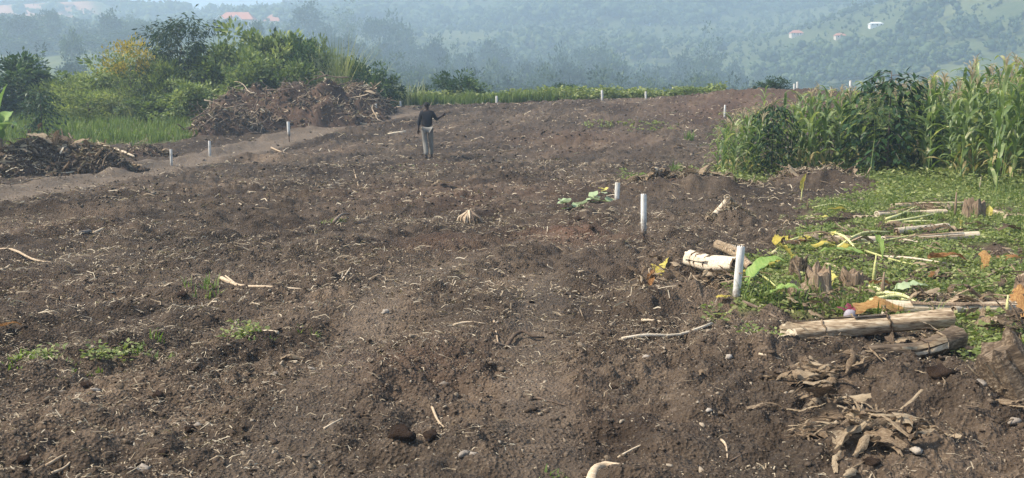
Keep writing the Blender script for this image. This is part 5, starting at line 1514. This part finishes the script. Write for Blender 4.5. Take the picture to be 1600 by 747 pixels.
PALE = [dry_leaf_mesh(s + 120, 'stem_pale', W=.2, roll=1.1, wav=.08) for s in range(4)]
for i, (px, py, L, rz, me, lab) in enumerate([
        (1500, 490, .42, .1, PALE[0], 'whitish curled sheath lying on the whitish stem, left one'), (1548, 488, .45, .25, PALE[1], 'whitish curled sheath on the whitish stem, middle one'), (1590, 492, .4, -.1, PALE[2], 'whitish curled sheath at the right edge'),
        (1445, 490, .34, .5, PALE[3], 'pale sheath between the petioles and the whitish stem'), (1258, 380, .34, .9, YELL[0], 'crumpled yellow leaf in the left tangle, front one'), (1232, 388, .32, 2.4, DRY[6], 'brown crumpled leaf at the tip of the left tangle'),
        (1286, 390, .36, .3, YELL[2], 'long yellow leaf under the left tangle'), (1345, 388, .4, .2, PALE[0], 'pale split stem piece beside the folded green leaf'), (1420, 384, .36, 2.9, PALE[2], 'pale split stem piece in the middle of the second row'),
        (1560, 455, .34, 1.0, DRY[7], 'dry brown leaf above the whitish stem'), (1418, 455, .4, .4, DRY[8], 'dry leaf beside the pale green leaf'), (1500, 415, .3, 2.0, DRY[9], 'dry leaf right of the arched orange leaf'),
        (1200, 420, .3, .2, YELL[3], 'yellowed leaf in the weeds right of the nearest post'), (1350, 345, .4, .1, PALE[1], 'pale leaf strip in the upper weeds'), (1305, 335, .35, 2.7, YELL[1], 'yellow strip in the upper weeds'),
        (1580, 372, .45, .3, DRY[0], 'dry leaf lying right of the second row'), (1600, 440, .4, .8, PALE[3], 'pale leaf at the right edge of the third row')]):
    leaf_at(px, py, L, rz, me, lab, .1 * math.sin(i), .35 * math.sin(i * 2.3), .05, 'fallen_leaf', 'coloured leaves in the banana debris')
def leaf_heap(spots, label, seed, leaves, narrow, Lr, spread=.12, up=.12, name='leaf_heap'):
    c = P3(*spots[0]); e = empty(name, c); tag(e, label, 'leaf heap'); rg = random.Random(seed)
    for i in range(leaves + narrow):
        q = rg.choice(spots); p = P(*q); x = p[0] + rg.gauss(0, spread); y = p[1] + rg.gauss(0, spread)
        me = rg.choice(DRY) if i < leaves else rg.choice(DRYN)
        L = rg.uniform(*Lr)
        obj('leaf', me, None, e, Vector((x, y, top_z(x, y) + wlift(x, y) + rg.uniform(.01, up))) - c, (rg.gauss(0, .45), rg.gauss(0, .28), rg.uniform(0, 6.28)), L)
    return e
leaf_heap([(1230, 592), (1250, 600), (1265, 620), (1290, 612), (1330, 604), (1340, 610)], 'upper part of the dry banana leaf heap in the lower right', 61, 38, 53, (0.10, 0.27), 0.11, .07)
leaf_heap([(1290, 640), (1310, 650), (1340, 668), (1360, 680)], 'bundle of pale dry leaf strips in the middle of the lower right heap', 62, 19, 70, (0.11, 0.32), 0.09, .07)
leaf_heap([(1380, 690), (1420, 685), (1450, 680), (1400, 715), (1350, 715)], 'broad brown dry leaves at the lower end of the heap', 63, 38, 28, (0.11, 0.33), 0.12, .07)
leaf_heap([(1255, 680), (1265, 690)], 'fan of narrow dry leaf strips left of the dry leaf heap', 64, 3, 14, (.14, .3), .04)
leaf_heap([(1285, 470), (1310, 478), (1330, 470), (1300, 490), (1280, 488)], 'pile of pale curled leaf flakes between the stumps', 65, 40, 14, (.07, .20), .09)
leaf_heap([(1060, 455), (1090, 462), (1120, 470), (1100, 445), (1140, 455)], 'tangle of dry leaf strips under the short thick stem', 66, 16, 50, (.10, .34), .12, .2)
leaf_heap([(1020, 440), (1040, 432), (1010, 462), (1048, 415)], 'dry leaf bunch at the left end of the stem pile', 67, 14, 22, (.12, .32), .07, .2)
leaf_heap([(1450, 480), (1490, 478), (1530, 482), (1570, 480)], 'pale dry sheaths along the whitish stem at the right', 68, 26, 20, (.12, .40), .12, .1)
leaf_heap([(1480, 535), (1440, 545), (1400, 552)], 'frayed fibres over the torn rotten stem', 69, 4, 20, (.14, .36), .05, .16)
leaf_heap([(1560, 640), (1590, 690), (1600, 662)], 'scattered pale leaf scraps at the lower right edge', 70, 6, 10, (.1, .28), .12, .04)
leaf_heap([(1240, 384), (1270, 380), (1300, 382), (1320, 372)], 'tangle of brown dry leaves at the left of the second row', 71, 14, 22, (.15, .4), .15, .12)
leaf_heap([(1470, 332), (1440, 335), (1420, 338)], 'dry leaf tangle on the upper stems', 72, 8, 14, (.15, .4), .12, .12)
leaf_heap([(1475, 372), (1450, 376), (1530, 368)], 'dry leaf tangle at the end of the second row', 73, 8, 12, (.12, .35), .12, .1)
leaf_heap([(1370, 615), (1450, 610), (1500, 600)], 'loose straw and flakes on the right soil mound', 74, 3, 14, (.06, .2), .2, .03)
leaf_heap([(1400, 398), (1440, 402), (1480, 395), (1540, 400), (1590, 395)], 'scattered dry leaf strips between the second and third rows', 81, 8, 26, (.12, .35), .25, .06)
leaf_heap([(1270, 360), (1330, 352), (1380, 360), (1430, 356)], 'scattered dry strips above the second row', 82, 5, 22, (.15, .45), .3, .06)
leaf_heap([(1400, 435), (1460, 438), (1520, 445), (1580, 440)], 'scattered dry leaf strips behind the whitish stem', 83, 10, 26, (.12, .35), .2, .06)
leaf_heap([(1190, 452), (1215, 440), (1235, 480)], 'dry flakes in the weeds between the post and the stumps', 84, 6, 14, (.08, .25), .12, .06)
leaf_heap([(1560, 520), (1590, 530)], 'dry leaves hanging over the weeds at the right edge', 85, 8, 10, (.15, .4), .1, .15)
leaf_heap([(30, 275), (60, 272), (20, 262), (70, 262)], 'pale thick leaf bases on the left soil bank', 75, 16, 10, (.35, .8), .3, .3)
p = P(190, 250)
stick('branch', [(150, 243), (180, 240), (210, 252)], .06, 'pale log lying on the right end of the left soil bank', 'stem_pale', lift=.2)
stick('branch', [(205, 236), (201, 216), (197, 204)], .03, 'dark bare twig standing behind the left soil bank', 'wood_dark', lift=.05)

# banana flower: purple bract and pale bulb
p = P3(1328, 497, .03); e = empty('banana_flower', p); tag(e, 'purple banana flower bract over a grey bud behind the thick log', 'flower')
V = []; F = []
for i in range(6):
    for j in range(10):
        ph = i / 5 * 1.5; th = j / 10 * 6.28; V.append((math.cos(th) * math.sin(ph + .15) * .06, math.sin(th) * math.sin(ph + .15) * .05, math.cos(ph) * .075))
for i in range(5):
    for j in range(10): F.append((i * 10 + j, i * 10 + (j + 1) % 10, (i + 1) * 10 + (j + 1) % 10, (i + 1) * 10 + j))
obj('bud', setmat(MB().add(V, F).mesh('bud', True), M['bulb']), None, e)
for rz, ty in ((.4, -.9), (2.5, -.5), (1.4, -1.1)):
    obj('bract', setmat(dry_leaf_mesh(7, 'dry', .5, .8, .03).copy(), M['bract']), None, e, (.05 * math.cos(rz), .03 + .05 * math.sin(rz), .05), (0, ty, rz), .14)

# ------------------------------------------------------------------ trees of the valley
def tkind(seed, h, rx, rz, cz, clumps, leaves, cr, L, W, mat='tree', lean=0, **kw):
    return plant_kind(branch_mesh('trunk', seed, h * .85, rx * .8, .018 * h, 8, lean), crown_mesh('crown', seed, rx, rx, rz, clumps, leaves, cr, L, W, mat=mat, **kw), cz)
TK = {'round': [tkind(s, 10, 4.2, 4.0, 6.0, 46, 1500, 1.5, .8, .55, zlo=-.7) for s in (101, 102, 103)],
      'tall': [tkind(s, 14, 3.4, 5.6, 8.2, 46, 1500, 1.4, .8, .5, zlo=-.8) for s in (104, 105)],
      'flat': [tkind(s, 12, 6.0, 2.6, 9.0, 40, 1400, 1.5, .7, .5, zlo=-.2, shell=.5) for s in (106, 107)],
      'cone': [tkind(s, 13, 2.2, 5.4, 7.2, 40, 1200, 1.0, .7, .4, zlo=-.9, shell=.3) for s in (108,)],
      'open': [tkind(s, 14, 5.5, 4.8, 9.0, 26, 1000, 1.6, .6, .35, zlo=-.4, shell=.55, lump=.6) for s in (109, 110)]}
KH = {'round': 10.2, 'tall': 14.0, 'flat': 12.0, 'cone': 13.0, 'open': 14.2}
KR = {'round': 4.9, 'tall': 4.1, 'flat': 6.8, 'cone': 2.7, 'open': 6.6}
rgt = random.Random(77)
def vtree(px, y, ytop, wpx, kind, label, group=None):
    x = at(px, y); z = float(base_z(np.array([x]), np.array([y]))[0]); ztop = EYE + (150 - ytop) / 1600 * y
    h = max(ztop - z + .5, 3.0); w = wpx / 1600 * y / 2
    return put_plant('tree', rgt.choice(TK[kind]), (x, y, z - .4), rgt.uniform(0, 6.28), (w / KR[kind], w / KR[kind], h / KH[kind]), label, 'tree', group)
for px, y, yt, w, kd, lab in [
        (36, 330, 30, 62, 'tall', 'dark tall tree at the upper left, leftmost in the hazy group'), (84, 345, 20, 34, 'flat', 'slender tree with a small flat crown at the upper left'), (60, 320, 55, 60, 'round', 'broad dark tree in the upper left group'),
        (10, 310, 60, 60, 'round', 'hazy round tree at the left edge'), (178, 330, 28, 40, 'round', 'dark round tree left of the drooping tree'), (118, 250, 54, 30, 'round', 'small pale round tree in the hazy meadow'),
        (150, 300, 62, 70, 'round', 'wide tree behind the hazy meadow'), (205, 310, 50, 60, 'flat', 'flat hazy tree above the yellow shrub'), (60, 190, 88, 44, 'round', 'grey-blue bush-like tree low in the meadow'),
        (112, 185, 90, 34, 'cone', 'pointed small tree low in the meadow'), (128, 195, 96, 30, 'round', 'small dark tree right of the pointed one'), (232, 340, 40, 40, 'tall', 'tall thin tree just left of the drooping tree'),
        (405, 300, 38, 26, 'tall', 'narrow tree in front of the orange-roofed house'), (482, 405, 18, 62, 'round', 'dark domed tree right of the orange-roofed houses'), (545, 395, 20, 60, 'open', 'pointed open-branched tree above the wooded belt'),
        (600, 395, 32, 70, 'flat', 'dark broad tree in the upper belt'), (625, 385, 40, 50, 'round', 'dark round tree right of the broad one'), (680, 345, 58, 30, 'cone', 'narrow dark tree in the middle of the belt'),
        (1105, 330, 66, 60, 'open', 'tall open tree standing out above the belt at the right'), (1067, 370, 90, 40, 'round', 'round dark tree left of the tall open one'), (930, 360, 75, 70, 'flat', 'wide flat-topped tree in the right half of the belt'),
        (950, 350, 88, 40, 'flat', 'second flat-topped tree in the right half of the belt'), (765, 375, 70, 60, 'round', 'pale dome tree in the middle of the belt'), (520, 355, 62, 60, 'round', 'hazy dome tree behind the bright bushes')]:
    vtree(px, y, yt, w, kd, lab)
OUT_PX = [415, 480, 545, 600, 640, 700, 760, 830, 880, 940, 1000, 1050, 1105, 1150, 1230, 1330, 1450, 1600]
OUT_Y = [60, 52, 48, 66, 70, 74, 78, 84, 80, 82, 96, 98, 92, 104, 108, 112, 116, 118]
for row, (y0, y1, dy, n) in enumerate([(340, 385, 6, 46), (290, 330, 20, 40), (240, 275, 34, 34), (180, 215, 48, 26)]):
    for i in range(n):
        px = 425 + (1180 if row < 2 else 760) * (i + rgt.uniform(.1, .9)) / n
        y = rgt.uniform(y0, y1); yt = float(np.interp(px, OUT_PX, OUT_Y)) + dy + rgt.uniform(-10, 12)
        kd = rgt.choice(['round', 'round', 'round', 'round', 'round', 'flat', 'open', 'tall'])
        vtree(px, y, min(yt, 138), rgt.uniform(34, 62) * (.75 if kd in ('tall', 'cone') else 1) * 250 / y, kd,
              ['hazy tree in the back row of the wooded belt', 'hazy tree in the second row of the wooded belt', 'hazy tree in the third row of the wooded belt', 'hazy tree in the front row of the wooded belt'][row], 'trees of the wooded belt, row %d' % (row + 1))
for i in range(24):
    px = rgt.uniform(-60, 420); y = rgt.uniform(300, 420)
    if 322 < px: continue
    vtree(px, y, 0 + 150 - (float(base_z(np.array([at(px, y)]), np.array([y]))[0]) + rgt.uniform(5, 10) - EYE) / y * 1600, rgt.uniform(26, 50), rgt.choice(['round', 'round', 'tall', 'flat']),
          'hazy tree scattered on the slope at the upper left', 'trees on the upper left slope')

# woods on the far hills: nobody could count these
def far_forest():
    rg = np.random.default_rng(99); n = 120000
    y = np.sqrt(330 ** 2 + (1050 ** 2 - 330 ** 2) * rg.random(n)); x = (rg.random(n) * 2 - 1) * .62 * y
    f = fbm(x / 70, y / 55, 111, 4); t = x / y
    spur = np.exp(-(((x - 240) / 105) ** 2 + ((y - 410) / 130) ** 2) * 1.3)
    pr = np.clip((f - .40) * 6, .40, 1.0)
    pr = np.where(spur > .25, 1.0, pr) * np.clip(1.2 - (y - 350) / 1100, .4, 1)
    k = rg.random(n) < pr * .36
    k &= ~((t < -.37) & (y > 520) & (y < 690) & (rg.random(n) < .93))
    zz = base_z(x, y); k &= (150 - 1600 * (zz - EYE) / y) > -25
    k &= ~((t > -.31) & (t < -.215) & (y < 500) & (rg.random(n) < .85))
    for hx, hy in HOUSE_XY: k &= np.hypot(x - hx, (y - hy + 8) * .6) > np.where(hy < 520, 8, 2.5)
    x = x[k]; y = y[k]; n = len(x); sp = spur[k] > .25; ff = f[k]
    z = base_z(x, y)
    h = (2.5 + 3.0 * rg.random(n)) + (3 + 4.5 * rg.random(n) ** 1.3) * sst(.44, .54, ff) - 1.0 * sp; h = h * np.interp(y, [330, 640], [.5, 1.0]); r = h * (.32 + .2 * rg.random(n))
    # each crown: two rough lobes
    VV = []; FF = []; RR = []; off = 0
    for q in range(2):
        B = ICO_V[None] * (1 + .8 * (rg.random((n, 12, 1)) - .5)) + (rg.random((n, 12, 3)) - .5) * .35
        ox = (rg.random((n, 3)) - .5) * np.array([1.1, 1.1, .5]) * r[:, None]
        ax = np.stack([r, r, h * .42], 1) * (.45 + .3 * rg.random((n, 1)))
        c = np.stack([x, y, z + h * (.45 + .18 * q)], 1) + ox * (q + .2)
        V = (B * ax[:, None] + c[:, None]).reshape(-1, 3)
        VV.append(V); FF.append((ICO_F[None] + (np.arange(n) * 12)[:, None, None]).reshape(-1, 3) + off); off += len(V)
        RR.append(np.repeat(np.clip(rg.random(n) * .8, 0, 1) * np.where(sp, .6, 1), 20))
    V = np.concatenate(VV); F = np.concatenate(FF); rnd = np.concatenate(RR)
    m = 9; kk = np.repeat(np.arange(n), m)
    d = unit(rg.normal(size=(n * m, 3))); d[:, 2] = np.abs(d[:, 2]) - .2
    C = np.stack([x[kk] + d[:, 0] * r[kk] * .8, y[kk] + d[:, 1] * r[kk] * .8, z[kk] + h[kk] * .55 + d[:, 2] * h[kk] * .42], 1)
    L = h[kk] * (.16 + .14 * rg.random(n * m))
    V2, F2 = kites(C, unit(d + rg.normal(size=(n * m, 3)) * .5), L, L * .8, rg, 0, .2)
    F2 = np.concatenate([F2[:, [0, 1, 2]], F2[:, [0, 2, 3]]]) + len(V)
    rnd2 = np.tile(np.clip(rg.random(n * m) * .9, 0, 1) * np.where(sp[kk], .6, 1), 2)
    V = np.concatenate([V, V2]); F = np.concatenate([F, F2]); rnd = np.concatenate([rnd, rnd2])
    tag(obj('far_forest', setmat(np_mesh('far_forest', V, F, rnd), M['tree'])), 'distant woods and scrub covering the far hills', 'woods', None, 'stuff')

# ------------------------------------------------------------------ houses on the slopes
def gable_roof(w, d, z, h, ov=.4):
    V = [(-w / 2 - ov, -d / 2 - ov, z), (w / 2 + ov, -d / 2 - ov, z), (w / 2 + ov, d / 2 + ov, z), (-w / 2 - ov, d / 2 + ov, z), (-w / 2 + d * .3, 0, z + h), (w / 2 - d * .3, 0, z + h)]
    V += [(a, b, c - .18) for a, b, c in V]
    return MB().add(V, [(0, 1, 5, 4), (2, 3, 4, 5), (1, 2, 5), (3, 0, 4), (6, 10, 11, 7), (8, 11, 10, 9), (7, 11, 8), (9, 10, 6), (0, 6, 7, 1), (1, 7, 8, 2), (2, 8, 9, 3), (3, 9, 6, 0)])
HOUSE_XY = []
def house(px, py, w, d, h, rh, label, wall='wall', roof='roof', wins=4, gables=(), rz=0.0, far=False):
    p = P(px, py); HOUSE_XY.append((p[0], p[1])); z = float(base_z(np.array([p[0]]), np.array([p[1]]))[0])
    e = empty('house', (p[0], p[1], z), rz); tag(e, label, 'house')
    obj('wall', setmat(MB().box(-w / 2, w / 2, -d / 2, d / 2, -3.0, h).mesh('wall'), M[wall]), None, e)
    rf = obj('roof', setmat(gable_roof(w, d, h - .05, rh, .4 * min(1, h / 2.6)).mesh('roof'), M[roof]), None, e)
    q = min(1.0, h / 2.6)
    for i in range(wins):
        x = -w / 2 + w * (i + .5) / wins
        wd = obj('window', setmat(MB().box(-.65 * q, .65 * q, -.06, .04, -.75 * q, .75 * q).mesh('window'), M['white']), None, e, (x, -d / 2 - .03, h * .55))
        obj('pane', setmat(MB().box(-.5 * q, .5 * q, -.03, .02, -.6 * q, .6 * q).mesh('pane'), M['glass']), None, wd, (0, -.06, 0))
    obj('door', setmat(MB().box(-.5 * q, .5 * q, -.05, .04, 0, 2.1 * q).mesh('door'), M['stem_brown']), None, e, (w * .04, -d / 2 - .03, .05))
    for gx, gw in gables:
        g = MB(); q = d / 2 + 1.2
        g.add([(gx - gw / 2, -q, -1.5), (gx + gw / 2, -q, -1.5), (gx + gw / 2, -q, h), (gx, -q, h + gw * .42), (gx - gw / 2, -q, h), (gx - gw / 2, 0, -1.5), (gx + gw / 2, 0, -1.5), (gx + gw / 2, 0, h), (gx, 0, h + gw * .42), (gx - gw / 2, 0, h)],
              [(0, 1, 2, 3, 4), (0, 4, 9, 5), (1, 6, 7, 2), (3, 8, 9, 4), (2, 7, 8, 3)])
        go = obj('gable', setmat(g.mesh('gable'), M[wall]), None, e)
        t = MB()
        for s in (-1, 1):
            t.tube([(gx + s * (gw / 2 + .35), -q - .12, h - .3), (gx, -q - .12, h + gw * .42 + .08)], [.17, .17], 4)
        obj('white_trim', setmat(t.mesh('white_trim'), M['white']), None, go)
        r = MB()
        for s in (-1, 1):
            r.add([(gx + s * (gw / 2 + .4), -q - .05, h - .2), (gx, -q - .05, h + gw * .42 + .12), (gx, .3, h + gw * .42 + .12), (gx + s * (gw / 2 + .4), .3, h - .2)], [(0, 1, 2, 3) if s > 0 else (3, 2, 1, 0)])
        obj('gable_roof', setmat(r.mesh('gable_roof'), M[roof]), None, go)
        wd = obj('window', setmat(MB().box(-.55, .55, -.05, .04, -.9, .9).mesh('window'), M['white']), None, e, (gx, -q - .03, h * .5))
        obj('pane', setmat(MB().box(-.42, .42, -.03, .02, -.75, .75).mesh('pane'), M['glass']), None, wd, (0, -.06, 0))
    return e, p, z
h1 = house(372, 46, 16, 10, 4.2, 3.6, 'orange-roofed house with two white-trimmed gables at the upper left', gables=((-6.6, 4.0), (1.0, 4.2)), wins=6)
h2 = house(428, 45, 8, 9, 3.8, 3.8, 'smaller orange-roofed house right of the gabled one', wins=3)
house(1012, 40, 2.6, 2.5, 1.0, .6, 'tiny white-roofed house on the far hillside above the belt', roof='iron', wall='white', wins=2)
house(1368, 41, 5, 3, 1.0, .7, 'tiny white house high on the right hillside', roof='iron', wall='white', wins=3)
house(1244, 56, 5, 4, 1.2, 1.2, 'small orange-roofed house on the right hillside', wins=2)
house(1312, 60, 4, 3, 1.2, .9, 'small pinkish house right of the orange one on the hillside', wins=2)
p, z = h1[1], h1[2]
for i, dx in enumerate((-12.6, -11.0, -9.6)):
    e = empty('water_tank', (p[0] + dx, p[1] + 3, z)); tag(e, ['leftmost', 'middle', 'right-hand'][i] + ' black water tank on a stand beside the gabled house', 'water tank', 'water tanks')
    obj('tank', setmat(MB().tube([(0, 0, 4.2), (0, 0, 5.4), (0, 0, 5.6), (0, 0, 5.7)], [.55, .55, .4, .15], 12).mesh('tank', True), M['tank']), None, e)
    for sx in (-.4, .4):
        for sy in (-.4, .4): obj('leg', setmat(MB().tube([(sx, sy, -.5), (sx, sy, 4.25)], [.06, .06], 5).mesh('leg'), M['rust']), None, e)
far_forest()

# ------------------------------------------------------------------ hazy air
hm = bpy.data.materials.new('haze'); hm.use_nodes = True
for n in list(hm.node_tree.nodes):
    if n.type != 'OUTPUT_MATERIAL': hm.node_tree.nodes.remove(n)
pv = hm.node_tree.nodes.new('ShaderNodeVolumePrincipled')
pv.inputs['Color'].default_value = (.60, .77, .93, 1)
pv.inputs['Density'].default_value = HAZE
pv.inputs['Anisotropy'].default_value = .25
hm.node_tree.links.new(pv.outputs[0], hm.node_tree.nodes['Material Output'].inputs['Volume'])
o = obj('haze', setmat(MB().box(-1980, 1980, -90, 1640, -40, 235).mesh('haze'), hm)); tag(o, 'pale blue haze hanging in the valley air', 'haze', None, 'stuff')
